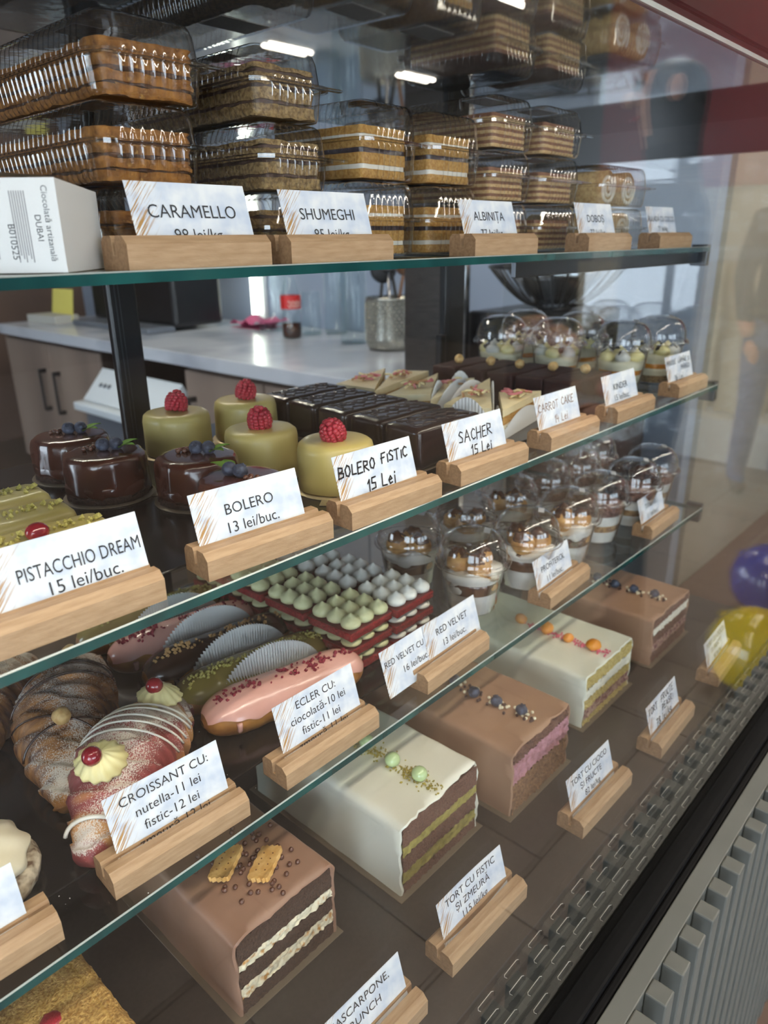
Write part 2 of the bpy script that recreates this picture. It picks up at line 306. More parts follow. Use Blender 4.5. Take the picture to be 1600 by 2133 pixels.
def rrect(a, b, r, n=6):
    """rounded rectangle, half sizes a,b, list of (x,y,nx,ny)"""
    out = []
    for cx, cy, t0 in ((a-r, b-r, 0), (-(a-r), b-r, PI/2), (-(a-r), -(b-r), PI), (a-r, -(b-r), 1.5*PI)):
        for k in range(n+1):
            t = t0+PI/2*k/n; out.append((cx+r*math.cos(t), cy+r*math.sin(t), math.cos(t), math.sin(t)))
    return out
# levels (absolute heights)
Z1, Z2, Z3, ZD = CZ-.0175, CZ-.236, CZ-.456, CZ-.634
ZCAN = CZ+.165
# ------------------------------------------------------------------ the shop: floor, walls, ceiling
fl = struct('floor', MB().box(-3.5, 8.3, -8.1, .93, -.05, -.006), 'grout')
TX = .338
def tilemesh(): return MB().rbox(-TX/2+.002, TX/2-.002, -TX/2+.002, TX/2-.002, -.02, 0, .0015, 1)
for j in range(9):
    y = .1-TX*(j+.5)
    for i in range(-1, 14):
        x = .34+TX*(i+.5)+(TX/2 if j % 2 else 0)
        if x > 4.6: continue
        obj('tile', tilemesh, 'tile', fl, (x, y, 0), smooth=False, key='tile')
rest = MB()
for j in range(9, 24):
    for i in range(-11, 23): rest.box(.34+TX*i+.002, .34+TX*(i+1)-.002, .1-TX*(j+1)+.002, .1-TX*j-.002, -.02, 0)
for j in range(9):
    for i in range(-11, -1): rest.box(.34+TX*i+.002+(TX/2 if j % 2 else 0)-TX/2*(j % 2)*2, .34+TX*(i+1)-.002-(TX/2 if j % 2 else 0), .1-TX*(j+1)+.002, .1-TX*j-.002, -.02, 0)
obj('far_tiles', rest, 'tile', fl, smooth=False, kind='stuff')
struct('ceiling', B(-3.5, 8.3, -8.1, 6, 3.11, 3.16), 'ceiling')
struct('floor_kitchen', B(-3.5, 3.0, .93, 6, -.05, 0), 'kitchen_floor')
struct('wall_kitchen_right', B(2.68, 2.76, .95, 6, 0, 3.11), 'kitchen_wall')
struct('wall_kitchen_back', B(-3.5, 2.68, 5.5, 5.6, 0, 3.11), 'wall_brown')
struct('wall_shop_right', MB().box(5.2, 5.3, -2.3, .95, 0, 1.62), 'shop_wall')
struct('wall_shop_right_dark', MB().box(5.2, 5.3, -3.0, -2.301, 0, 3.11), 'front_dark')
struct('wall_shop_right_upper', MB().box(5.18, 5.3, -2.3, .95, 1.62, 3.11), 'red_wall')
struct('wall_partition', MB().box(2.76, 5.3, .93, 1.0, -.05, 3.11), 'shop_wall')
struct('baseboard_shop_right', B(4.66, 5.2, -2.3, .9, 0, .27), 'plinth')
# shop front behind the customers: glazed openings between pillars, daylight comes through them
sw = MB()
for x0, x1 in ((-3.5, -2.9), (-1.2, -.8), (.6, 1.0), (2.4, 8.3)): sw.box(x0, x1, -8.1, -8, 0, 3.11)
sw.box(-3.5, 8.3, -8.1, -8, 0, .25).box(-3.5, 8.3, -8.1, -8, 2.8, 3.11)
struct('wall_shop_front', sw, 'front_dark')
sl = MB()
for y0, y1 in ((-8, -5.2), (-3.4, -2.9), (-1.0, 2.2), (3.2, 6)): sl.box(-3.5, -3.4, y0, y1, 0, 3.11)
sl.box(-3.5, -3.4, -8, 6, 0, .3).box(-3.5, -3.4, -8, 6, 2.7, 3.11)
struct('wall_left', sl, 'shop_wall')
struct('wall_shop_far', B(8.2, 8.3, -8, -.0, 0, 3.11), 'front_dark')
# fluorescent fixtures: twin tubes in rows along x
def fixture(x, y, hl, i):
    t = thing('fluorescent_lamp', 'twin tube fluorescent ceiling lamp, %s' % i, 'lamp', (x, y, 3.11), group='fluorescent lamps in rows under the ceiling')
    obj('housing', lambda: MB().rbox(-hl-.03, hl+.03, -.09, .09, -.05, 0, .008), 'fixture', t, smooth=False, key='lamp_housing%.2f' % hl)
    for s in (-.05, .05): obj('tube', lambda: MB().tube([(-hl, 0, 0), (hl, 0, 0)], .018, 8), 'tube_light', t, (0, s, -.075), key='lamp_tube%.2f' % hl)
ORD = ['first', 'second', 'third', 'fourth', 'fifth', 'sixth']
for y, hl, xs, nm in ((-.75, .82, (-1.4, .4, 2.2, 4.0), 'in the row nearest the counter'), (-3.3, .82, (5.13, 6.95), 'in the second row from the counter'), (-5.7, .26, (5.34, 7.23), 'in the row farthest from the counter'), (2.6, .82, (1.0,), 'over the kitchen')):
    for k, x in enumerate(xs): fixture(x, y, hl, ORD[k]+' from the left '+nm)
# goods along the shop wall, seen mirrored in the case glass
for k in range(8):
    y = -2.05+k*.34
    o = obj('paper_bag', lambda: MB().grid(lambda u, v: Vector((.03*math.sin(u*9)+.02*math.sin(v*4), -.15+.3*u, .9*v)), 18, 10).grid(lambda u, v: Vector((.14+.02*math.sin(u*7), -.15+.3*u, .9*v)), 6, 4), ['kraft'], None, (4.82+.03*math.sin(k*2.1), y, .275), (0, 0, .1*math.sin(k*3)), key='bag')
    tag(o, 'tall creased beige paper sack, %s of the row by the shop wall' % (ORD+['seventh', 'eighth', 'ninth'])[k], 'sack', 'beige sacks along the shop wall')
# ------------------------------------------------------------------ the display case
YG, XE = .19, 1.30
XL = -.55
case = thing('display_case', 'long glass pastry display case with black frame and mirror canopy', 'display case', (0, 0, 0))
obj('deck_panel', MB().rbox(XL, .872, .252, .86, ZD-.02, ZD, .001, 1), 'deck', case, smooth=False)
obj('deck_panel', MB().rbox(.8745, XE-.003, .252, .86, ZD-.02, ZD, .001, 1), 'deck', case, smooth=False)
# air grille with rows of rounded slots between deck and glass
gr = MB(); px, py = .0415, .0125
def slotcell(cx, cy):
    h, w = .0125, .0021; inner = []
    for k in range(12):
        a = 2*PI*k/12+1e-4; inner.append((cx+(h-w if math.cos(a) > 0 else -(h-w))+w*math.cos(a), cy+w*math.sin(a)))
    outer = []
    for (x, y) in inner:
        dx, dy = x-cx, y-cy; s = min(px/2/max(abs(dx), 1e-9), py/2/max(abs(dy), 1e-9)); outer.append((cx+dx*s, cy+dy*s))
    cs = [(cx+px/2, cy+py/2), (cx-px/2, cy+py/2), (cx-px/2, cy-py/2), (cx+px/2, cy-py/2)]
    n = 12; vs = [(x, y, ZD-.004) for x, y in inner]+[(x, y, ZD-.004) for x, y in outer]+[(x, y, ZD-.010) for x, y in inner]
    fs = []; mi = []
    for k in range(n):
        q = (k+1) % n; fs.append((k, q, n+q, n+k)); fs.append((q, k, 2*n+k, 2*n+q))
    gr.add(vs, fs)
    for c in cs:   # corner fillers
        j = min(range(n), key=lambda k: math.atan2(abs(outer[k][1]-c[1]), .0)+((outer[k][0]-c[0])**2+(outer[k][1]-c[1])**2))
        a = [k for k in range(n) if abs(abs(outer[k][0]-cx)-px/2) < 1e-6 and (outer[k][0]-cx)*(c[0]-cx) > 0 and (outer[k][1]-cy)*(c[1]-cy) > 0]
        b = [k for k in range(n) if abs(abs(outer[k][1]-cy)-py/2) < 1e-6 and (outer[k][1]-cy)*(c[1]-cy) > 0 and (outer[k][0]-cx)*(c[0]-cx) > 0]
        if a and b:
            ka = max(a, key=lambda k: abs(outer[k][1]-cy)); kb = max(b, key=lambda k: abs(outer[k][0]-cx))
            gr.add([(outer[ka][0], outer[ka][1], ZD-.004), (c[0], c[1], ZD-.004), (outer[kb][0], outer[kb][1], ZD-.004)], [(0, 1, 2)])
for r in range(4):
    for k in range(int((XE-XL)/px)): slotcell(XL+px*(k+.5)+(px/2 if r % 2 else 0)*.5, .2015+py*(r+.5))
g0 = obj('vent_grille', gr, 'deck', case, smooth=False)
glints = MB()  # pale threads that draw the highlights along the slot edges
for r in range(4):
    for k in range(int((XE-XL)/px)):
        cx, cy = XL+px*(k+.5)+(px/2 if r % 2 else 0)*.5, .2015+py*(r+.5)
        glints.tube([(cx-.0112, cy-.0014, ZD-.0038), (cx-.0118, cy+.0008, ZD-.0038), (cx-.0102, cy+.0023, ZD-.0038), (cx+.0102, cy+.0023, ZD-.0038), (cx+.0118, cy+.001, ZD-.0038)], .00035, 4, cap=False)
obj('slot_glints', glints, 'pale_glint', g0, kind='stuff')
obj('grille_edge', B(XL, XE-.003, .2515, .253, ZD-.02, ZD), 'bar_metal', case, smooth=False)
obj('duct', B(XL, XE-.003, .20, .252, ZD-.08, ZD-.05), 'rail_black', case, smooth=False)
obj('cabinet_body', B(XL, XE, .21, .86, .02, ZD-.081), 'frame_black', case, smooth=False)
obj('base_rail', MB().rbox(XL, XE+.6, .176, .2, ZD-.1, ZD-.012, .003, 2), 'rail_black', case, smooth=False)
obj('rail_lip', MB().rbox(XL, XE+.6, .168, .1755, ZD-.06, ZD-.017, .002, 2), 'rail_black', case, smooth=False)
obj('front_glass', B(XL, XE+.6, YG-.003, YG+.003, ZD-.02, CZ+.55), 'case_glass', case, smooth=False)
obj('end_glass', B(XE, XE+.006, .2, .86, ZD-.02, ZCAN-.045), 'case_glass', case, smooth=False)
obj('end_frame', B(XE-.002, XE+.02, .2, .97, ZCAN-.046, ZCAN), 'frame_black', case, smooth=False)
obj('canopy', B(XL, XE+.3, .278, .9, ZCAN, ZCAN+.03), 'mirror_panel', case, smooth=False)
obj('led_strip', B(XL+.02, XE-.02, .2838, .2872, ZCAN-.004, ZCAN-.0005), 'led', case, smooth=False)
obj('led_lip', B(XL, XE+.3, .2779, .2836, ZCAN-.008, ZCAN-.0002), 'frame_black', case, smooth=False)
obj('canopy_trim', B(XL, XE+.3, .2755, .2778, ZCAN-.0095, ZCAN-.006), 'glass_bevel', case, smooth=False)
obj('fascia', B(XL, XE+.6, .274, .278, ZCAN+.002, CZ+.6), 'fascia_red', case, smooth=False)
for x0, x1 in ((.4475, .4855), (1.101, 1.163), (-.2, -.16)):
    p = obj('rear_post', MB().rbox(x0, x1, .855, .868, .1, ZCAN, .003, 2), 'frame_black', case, smooth=False)
    obj('post_groove', B(x0+.008, x0+.0095, .8545, .8555, .1, ZCAN), 'bar_metal', p, smooth=False)
    obj('post_groove', B(x0+.013, x0+.014, .8545, .8555, .1, ZCAN), 'bar_metal', p, smooth=False)
obj('door_handle', MB().rbox(1.068, 1.082, .835, .85, CZ-.30, CZ-.165, .003, 2).rbox(1.082, 1.101, .845, .855, CZ-.178, CZ-.168, .002, 1), 'frame_black', case, smooth=False)
obj('rear_rail', B(XL, XE, .86, .89, ZD-.02, ZD+.03), 'frame_black', case, smooth=False)
obj('shelf_bar', MB().rbox(.74, XE-.004, .475, .481, Z1-.026, Z1-.0085, .001, 1), 'bar_metal', case, smooth=False)
# the three glass shelves
def shelf(y0, z, label):
    t = thing('glass_shelf', label, 'shelf', (0, 0, 0), group='glass shelves of the display case')
    y1 = .84; x1 = XE-.016
    vs = [(XL, y0, z-.008), (x1, y0, z-.008), (x1, y1, z-.008), (XL, y1, z-.008), (XL, y0, z-.001), (x1, y0, z-.001), (x1, y1, z-.001), (XL, y1, z-.001)]
    b = MB().add(vs, [(0,1,5,4), (1,2,6,5), (2,3,7,6), (3,0,4,7)], 1)
    b.add([(XL, y0+.001, z), (x1, y0+.001, z), (x1, y1, z), (XL, y1, z)], [(0,1,2,3)], 0)
    b.add([vs[0], vs[1], vs[2], vs[3]], [(3,2,1,0)], 0)
    b.add([vs[4], vs[5], (x1, y0+.001, z), (XL, y0+.001, z)], [(0,1,2,3)], 2)
    obj('pane', b, ['shelf_glass', 'glass_edge', 'glass_bevel'], t, smooth=False)
    obj('bracket', MB().rbox(x1+.0005, XE-.0005, y0+.004, y0+.03, z-.03, z+.003, .001, 1), 'bar_metal', t, smooth=False)
    return t
shelf(.457, Z1, 'top glass shelf with green edge carrying the boxed cakes')
shelf(.413, Z2, 'middle glass shelf carrying the glazed mini cakes')
shelf(.408, Z3, 'lowest glass shelf carrying croissants and eclairs')
def tray(x0, x1, y0, z, label):
    o = obj('black_tray', MB().rbox(x0, x1, y0, .835, z, z+.002, .0006, 1), 'tray_black', None, smooth=False); return tag(o, label, 'tray')
tray(XL+.01, 1.06, .462, Z2, 'glossy black sheet on the middle shelf under the mini cakes')
tray(XL+.01, .655, .462, Z3, 'glossy black sheet on the lowest shelf under the croissants')
T2, T3 = Z2+.002, Z3+.002
# slatted front of the counter
sf = thing('slatted_counter_front', 'grey slatted front panel below the display case', 'counter front', (0, 0, 0))
ZP = CZ-.65
obj('cap_plate', MB().rbox(-.7, 2.6, .1475, .167, ZP-.02, ZP, .0012, 2), 'slat_grey', sf, smooth=False)
obj('back_board', B(-.7, 2.6, .1475, .16, .03, ZP-.0205), 'slat_grey', sf, smooth=False)
for k in range(72):
    x = -.236+.039*k
    if x > 2.55: break
    obj('slat', lambda: MB().rbox(0, .020, 0, .0205, 0, ZP, .0016, 2), 'slat_grey', sf, (x, .1268, .0), key='slat', smooth=False)
# ------------------------------------------------------------------ price cards in wooden holders
def text_mesh(body, size, align='CENTER', spacing=1.0, cs=1.0, sx=1.0):
    """printed lettering as a flat mesh in the XZ plane, facing -y"""
    cu = bpy.data.curves.new('t', 'FONT'); cu.body = body; cu.size = size; cu.align_x = align; cu.space_line = spacing; cu.space_character = cs; cu.resolution_u = 3; cu.offset = -.00004
    o = bpy.data.objects.new('t', cu); COL.objects.link(o); bpy.context.view_layer.update()
    me = bpy.data.meshes.new_from_object(o.evaluated_get(bpy.context.evaluated_depsgraph_get()))
    b = MB(); b.add([(v.co.x*sx, 0, v.co.y) for v in me.vertices], [tuple(p.vertices) for p in me.polygons])
    bpy.data.objects.remove(o, do_unlink=True); bpy.data.meshes.remove(me); bpy.data.curves.remove(cu)
    return b
G = {'A': [[(0,0),(.4,1),(.75,0)],[(.15,.38),(.62,.38)]], 'B': [[(0,0),(.05,1),(.5,.9),(.5,.6),(.05,.52),(.6,.4),(.55,.08),(0,0)]], 'C': [[(.6,.85),(.35,1),(.05,.7),(.05,.25),(.3,0),(.6,.12)]],
 'D': [[(0,0),(.05,1),(.5,.85),(.6,.4),(.4,.05),(0,0)]], 'E': [[(.55,1),(.05,.97),(0,0),(.55,.03)],[(.03,.52),(.42,.54)]], 'F': [[(.6,1),(.08,.95),(.05,0)],[(-.05,.5),(.45,.55)]], 'G': [[(.6,.85),(.3,1),(.03,.6),(.1,.1),(.5,.02),(.6,.42),(.35,.42)]],
 'H': [[(0,0),(.05,1)],[(.55,0),(.6,1)],[(.02,.5),(.57,.52)]], 'I': [[(.1,0),(.12,.8)]], 'K': [[(0,0),(.05,1)],[(.55,1),(.05,.5),(.6,0)]], 'L': [[(.08,1),(.03,.05),(.55,.02)]], 'M': [[(0,0),(.1,1),(.4,.4),(.7,1),(.8,0)]], 'N': [[(0,0),(.05,1),(.55,0),(.6,1)]],
 'O': [[(.3,1),(.03,.65),(.1,.12),(.4,0),(.62,.4),(.55,.85),(.3,1)]], 'P': [[(0,0),(.05,1),(.55,.85),(.5,.55),(.05,.45)]], 'R': [[(0,0),(.05,1),(.55,.9),(.5,.58),(.05,.5),(.65,0)]], 'S': [[(.55,.88),(.25,1),(.05,.75),(.5,.4),(.45,.08),(.02,.1)]], 'T': [[(0,.95),(.65,1)],[(.33,.97),(.3,0)]],
 'U': [[(0,1),(.03,.2),(.3,0),(.55,.2),(.6,1)]], 'i': [[(.1,0),(.12,.6)],[(.13,.82),(.15,.9)]], 'e': [[(.02,.3),(.4,.38),(.25,.62),(.03,.35),(.15,.02),(.42,.1)]], 'l': [[(.1,1),(.08,.1),(.22,0)]], 'g': [[(.4,.55),(.1,.55),(.05,.2),(.35,.15),(.42,.58),(.35,-.3),(.02,-.25)]], 'k': [[(0,0),(.04,1)],[(.38,.6),(.03,.3),(.42,0)]],
 '1': [[(0,.7),(.22,1),(.18,0)]], '4': [[(.1,1),(.0,.4),(.5,.42)],[(.38,.7),(.36,0)]], '5': [[(.55,1),(.12,.97),(.08,.55),(.5,.5),(.5,.1),(.02,.03)]], '6': [[(.45,1),(.08,.5),(.1,.05),(.42,.05),(.42,.45),(.1,.4)]], '7': [[(0,.95),(.5,1),(.18,0)],[(.1,.5),(.42,.52)]], '8': [[(.3,.52),(.05,.75),(.3,1),(.5,.78),(.05,.2),(.28,0),(.52,.25),(.3,.52)]], '/': [[(0,-.1),(.4,1.05)]]}
ACC = {'Ă': ('A', [(.2,1.3),(.38,1.15),(.58,1.3)]), 'Â': ('A', [(.2,1.15),(.4,1.32),(.6,1.15)]), 'Ș': ('S', [(.28,-.12),(.2,-.3)])}
def hand_mesh(lines, wid=.0011):
    """hand lettering: (text, height, x, z) strokes as thin flat ribbons, facing -y"""
    b = MB(); rnd = random.Random(3)
    for text, h, x0, z0 in lines:
        x = x0
        for chx in text:
            if chx == ' ': x += h*.5; continue
            base, extra = ACC.get(chx, (chx, None)); st = list(G[base])+([extra] if extra else [])
            jx = rnd.uniform(-.05, .05); s = h*rnd.uniform(.93, 1.07); w = max(p[0] for q in st for p in q)
            for q in st:
                P = [Vector((x+s*(p[0]+.12*p[1]), 0, z0+s*(p[1]+jx))) for p in q]
                for a, c in zip(P, P[1:]):
                    d = (c-a); n = Vector((-d.z, 0, d.x)).normalized()*wid/2; e = d.normalized()*wid*.4
                    b.add([a-e-n, c+e-n, c+e+n, a-e+n], [(0,1,2,3)])
            x += s*(w+.22)
    return b
HP = [(0, 0), (.033, 0), (.033, .0175), (.0295, .0215), (.0205, .0215), (.019, .019), (.0188, .009), (.0152, .009), (.015, .0195), (.0138, .0215), (.0055, .0215), (0, .016)]
def holder_mesh():
    b = MB(); n = len(HP); h = .06
    vs = [(-h, y, z) for y, z in HP]+[(h, y, z) for y, z in HP]
    b.add(vs, [(k, (k+1) % n, n+(k+1) % n, n+k) for k in range(n)], 0); b.add(vs, [tuple(reversed(range(n))), tuple(range(n, 2*n))], 1); return b
def card_mesh(w=.1, h=.056, bow=0):
    return lambda: MB().grid(lambda u, v: Vector(((u-.5)*w, bow*math.sin(PI*u), v*h)), 8, 1).grid(lambda u, v: Vector(((u-.5)*w, bow*math.sin(PI*u)+.0004, v*h)), 8, 1)
def sign(x, y, z, yawd, lines, what, hand=None, ink='ink', cardx=0, tilt=16, w=.1, h=.051, bow=0, cyaw=0, holder=True, extra=None):
    """x,y = middle of the holder's front bottom edge; lines = (text, size, z of baseline)"""
    rz = math.radians(yawd)
    if holder:
        o = obj('card_holder', holder_mesh, ['wood', 'wood_end'], None, (x, y, z), (0, 0, rz), key='holder', smooth=False)
        tag(o, 'slotted wooden block holding %s' % what, 'card holder', 'wooden card holders')
    c, s = math.cos(rz), math.sin(rz); q = .0168
    t = thing('price_card', 'white %s' % what.replace('the ', '', 1), 'price card', (x+c*cardx-s*q, y+s*cardx+c*q, z+.0095), rz+math.radians(cyaw), 'price cards in wooden holders')
    t.rotation_euler[0] = -math.radians(tilt)
    t.rotation_mode = 'XYZ'
    obj('paper', card_mesh(w, h, bow), 'card_paper', t, smooth=True, key='card%.3f_%.3f_%.3f' % (w, h, bow))
    b = hand if hand else MB()
    for k, (tx, sz, bz, *more) in enumerate(lines):
        m = text_mesh(tx, sz)
        wd = max(abs(p[0]) for p in m.v)*2; mw, xo = more if more else (w*.93, 0)
        if wd > mw: m = text_mesh(tx, sz, sx=mw/wd)      # long names are set narrower
        b.add([(p[0]+xo, p[1], p[2]+bz) for p in m.v], m.f)
    if bow: b.v = [(p[0], bow*math.sin(PI*(p[0]/w+.5))+p[1], p[2]) for p in b.v]
    obj('lettering', b, ink, t, (0, -.0005, 0), smooth=False)
Y1 = .4625
sign(.3195, Y1, Z1, 0, [('CARAMELLO', .0132, .0245), ('98 lei/kg', .0122, .0085)], 'the price card for CARAMELLO', cardx=.010, h=.049)
sign(.4595, Y1, Z1, 0, [('SHUMEGHI', .0132, .0245), ('85 lei/kg', .0122, .0085)], 'the price card for SHUMEGHI', cardx=.004, h=.048)
sign(.7045, Y1, Z1, 0, [('ALBINIȚA', .0132, .026), ('77 lei/kg', .0122, .0085)], 'the price card for ALBINIȚA', cardx=-.002, h=.047)
sign(.9445, Y1, Z1, 0, [('DOBOȘ', .0132, .026), ('77 lei/kg', .0122, .0085)], 'the price card for DOBOȘ', cardx=.0, h=.05)
sign(1.158, Y1, Z1, 0, [('RULADĂ CU COCOS', .0112, .0285), ('77 lei/kg', .0105, .0145)], 'the price card for RULADĂ CU COCOS', cardx=-.004, h=.05)
sign(.175, .427, Z2, -2.4, [('PISTACCHIO DREAM', .0135, .0255, .083, .0125), ('15 lei/buc.', .0128, .0125, .06, .012)], 'the price card for PISTACCHIO DREAM', cardx=.003, w=.113)
sign(.3305, .421, Z2, -3.8, [('BOLERO', .0122, .029), ('13 lei/buc.', .0122, .0145)], 'the price card for BOLERO', cardx=-.004)
sign(.4715, .414, Z2, -1.8, [], 'the handwritten price card for BOLERO FISTIC', hand_mesh([('BOLERO', .0096, -.047, .031), ('FISTIC', .0092, .007, .033), ('15 Lei', .0108, -.016, .0125)], .0015), 'marker', cardx=-.004)
sign(.628, .4145, Z2, -2, [], 'the handwritten price card for SACHER', hand_mesh([('SACHER', .0118, -.029, .027), ('15 Lei', .0105, -.012, .011)], .0013), 'marker', cardx=-.005)
sign(.8, .414, Z2, 0, [], 'the faded handwritten price card for CARROT CAKE', hand_mesh([('CARROT', .0092, -.045, .032), ('CAKE', .0092, .009, .033), ('14 Lei', .0095, -.012, .0145)], .0010), 'marker_faded', cardx=-.005)
sign(.975, .416, Z2, 0, [('KINDER', .0122, .029), ('15 lei/buc.', .0115, .0145)], 'the price card in front of the hazelnut chocolate bars', cardx=-.006)
sign(1.19, .419, Z2, 0, [], 'the handwritten price card in front of the mousse cups', hand_mesh([('MOUSSE', .0072, -.047, .037), ('LĂMÂIE ȘI', .0072, -.003, .037), ('MANGO', .0078, .004, .0255), ('16 Lei', .010, -.024, .011)], .0009), 'marker', cardx=-.005)
sign(.222, .42, Z3, -2.7, [('CROISSANT CU:', .0108, .043), ('nutella-11 lei', .0112, .0300), ('fistic-12 lei', .0112, .0172), ('zmeură-12 lei', .0112, .0048)], 'the price card for croissants', cardx=.003, h=.056)
sign(.3815, .416, Z3, 0, [('ECLER CU:', .0108, .043), ('ciocolată-10 lei', .0112, .0300), ('fistic-11 lei', .0112, .0172), ('zmeură-11 lei', .0112, .0048)], 'the price card for eclairs', cardx=.004, h=.056)
sign(.576, .4165, Z3, 2, [('RED VELVET', .0112, .032), ('13 lei/buc.', .0112, .0165)], 'the price card for RED VELVET', cardx=.019)
sign(.576, .4165, Z3, 2, [('RED VELVET CU FISTIC', .0096, .032), ('16 lei/buc.', .0108, .0165)], 'the price card for RED VELVET CU FISTIC', cardx=-.052, tilt=17.5, holder=False)
sign(.8285, .418, Z3, 3, [('PROFITEROL', .0118, .030), ('11 lei/buc.', .0115, .0145)], 'the price card for PROFITEROL', cardx=-.008)
sign(1.141, .416, Z3, 2, [('TIRAMISU', .0118, .030), ('11 lei/buc.', .0115, .0145)], 'the price card for TIRAMISU', cardx=-.008)
sign(.062, .423, Z3, -2.6, [('lei/buc.', .0115, .0145, .09, .002)], 'the price card at the left edge of the lowest shelf', cardx=-.005)
sign(.449, .278, ZD, -1.7, [('TORT CU FISTIC', .0105, .0365), ('ȘI ZMEURĂ', .0105, .0245), ('115 lei/kg', .0105, .0125)], 'the price card for TORT CU FISTIC ȘI ZMEURĂ', cardx=.001, h=.048, bow=.0015, cyaw=0)
sign(.677, .270, ZD, -1, [('TORT CU CIOCO', .0105, .0375), ('ȘI FRUCTE', .0105, .0255), ('82 lei/kg', .0105, .0135)], 'the price card for TORT CU CIOCO ȘI FRUCTE', cardx=-.002, h=.05)
sign(.866, .2625, ZD, 1.4, [], 'the handwritten price card for TORT FRUCTE', hand_mesh([('TORT', .0088, -.046, .036), ('FRUCTE', .0088, -.004, .037), ('PEASRI', .0088, -.004, .0245), ('78 lei/kg', .0098, -.028, .0125)], .0011), 'marker', cardx=.0, h=.05)
sign(1.079, .2665, ZD, 2.8, [('TORT CU CIOCO', .0105, .0375), ('ȘI FRUCTE', .0105, .0255), ('80 lei/kg', .0105, .0135)], 'the price card beside the farthest brown loaf cake', cardx=-.002, h=.05)
sign(.2885, .277, ZD, -1, [('MASCARPONE,', .0105, .0345), ('CRUNCH', .0105, .0215)], 'the price card at the bottom edge for MASCARPONE CRUNCH', cardx=.004, h=.047)
# ------------------------------------------------------------------ top shelf: clear ribbed boxes with cake inside
def ribbed(a, b, r, pitch=.0085):
    pts = rrect(a, b, r, 5); n = len(pts); out = []
    for i in range(n):
        x0, y0, nx0, ny0 = pts[i]; x1, y1, nx1, ny1 = pts[(i+1) % n]; d = math.hypot(x1-x0, y1-y0)
        m = max(1, int(d/(pitch/6)))
        if d < .012: m = 1
        for k in range(m):
            t = k/m; w = (.5-.5*math.cos(2*PI*d*t/pitch*round(d/pitch)/(d/pitch))) if d > .012 else 0
            out.append((x0+(x1-x0)*t, y0+(y1-y0)*t, nx0, ny0, w**.6 if w > 0 else 0))
    return out
def ring(pts, z, off, rib): return [(p[0]+p[2]*(off+rib*p[4]), p[1]+p[3]*(off+rib*p[4]), z) for p in pts]
def box_base(a, b, h):
    p = ribbed(a-.006, b-.006, .012); m = MB()
    m.loops([ring(p, .0008, -.004, 0), ring(p, .0015, -.0015, 0), ring(p, .005, .0003, .0016), ring(p, h*.5-.003, .0028, .0018), ring(p, h*.5-.001, .004, 0)], cap0=True); return m
def box_rim(a, b, h):
    p = rrect(a-.003, b-.003, .013, 6); z = h*.5; R = lambda o, zz: [(q[0]+q[2]*o, q[1]+q[3]*o, zz) for q in p]
    m = MB(); m.loops([R(-.002, z-.001), R(.005, z-.001), R(.006, z-.0022), R(.006, z+.0012), R(.004, z+.0018), R(-.002, z+.0014)])
    m.rbox(a-.02, a+.012, -b-.002, -b+.004, z-.001, z+.001, .0004, 1); return m
def box_lid(a, b, h):
    p = ribbed(a-.006, b-.006, .014); m = MB()
    m.loops([ring(p, h*.5+.001, .004, 0), ring(p, h*.5+.003, .003, .0018), ring(p, h-.009, .0005, .0018), ring(p, h-.003, -.0022, .0012), ring(p, h-.0006, -.0055, .0004), ring(p, h-.0009, -.012, 0)], cap1=True); return m
def container(x0, x1, y0, y1, z, h, label, kindname, rz=0, sticker=True):
    a, b = (x1-x0)/2, (y1-y0)/2; k = '%s%.3f%.3f%.3f' % (kindname, a, b, h)
    t = thing('cake_box', label, 'plastic box', ((x0+x1)/2, (y0+y1)/2, z), rz, 'clear ribbed cake boxes on the top shelf')
    obj('base', lambda: box_base(a, b, h), 'pet', t, key='cb'+k); obj('rim', lambda: box_rim(a, b, h), 'pet', t, key='cr'+k, smooth=False)
    l = obj('lid', lambda: box_lid(a, b, h), 'pet', t, key='cl'+k)
    if sticker: obj('sticker', lambda: MB().rbox(-.026, .026, -.017, .017, h-.0008, h-.0004, .0001, 1), 'sticker', l, (0, -b*.35, 0), smooth=False, key='st%.3f' % h)
    return t
def rough_layer(a, b, z0, z1, amp, seed, rough=70, cap_amp=0):
    p = rrect(a, b, .004, 2); pts = []
    n = len(p)
    for i in range(n):
        x0, y0, nx, ny = p[i]; x1, y1, _, _ = p[(i+1) % n]; d = math.hypot(x1-x0, y1-y0); m = max(1, int(d/.005))
        for k in range(m): pts.append((x0+(x1-x0)*k/m, y0+(y1-y0)*k/m, nx, ny))
    rings = []
    for zz in (z0, z0+.3*(z1-z0), z0+.7*(z1-z0), z1):
        rings.append([(q[0]+q[2]*amp*nz((q[0]+seed, q[1], zz*3), rough), q[1]+q[3]*amp*nz((q[0]+seed, q[1], zz*3), rough), zz+(amp*.5*nz((q[0], q[1]+seed, zz), rough))) for q in pts])
    m = MB(); m.loops(rings)
    c = len(pts)
    for zz, rg, rv in ((z0, rings[0], True), (z1, rings[-1], False)):
        inn = [(x*.9, y*.96, zz+cap_amp*nz((x+seed, y, zz), 120)) for x, y, _ in rg]; m.loops([rg, inn] if not rv else [inn, rg]); m.add(inn, [tuple(range(c)) if not rv else tuple(reversed(range(c)))])
    return m
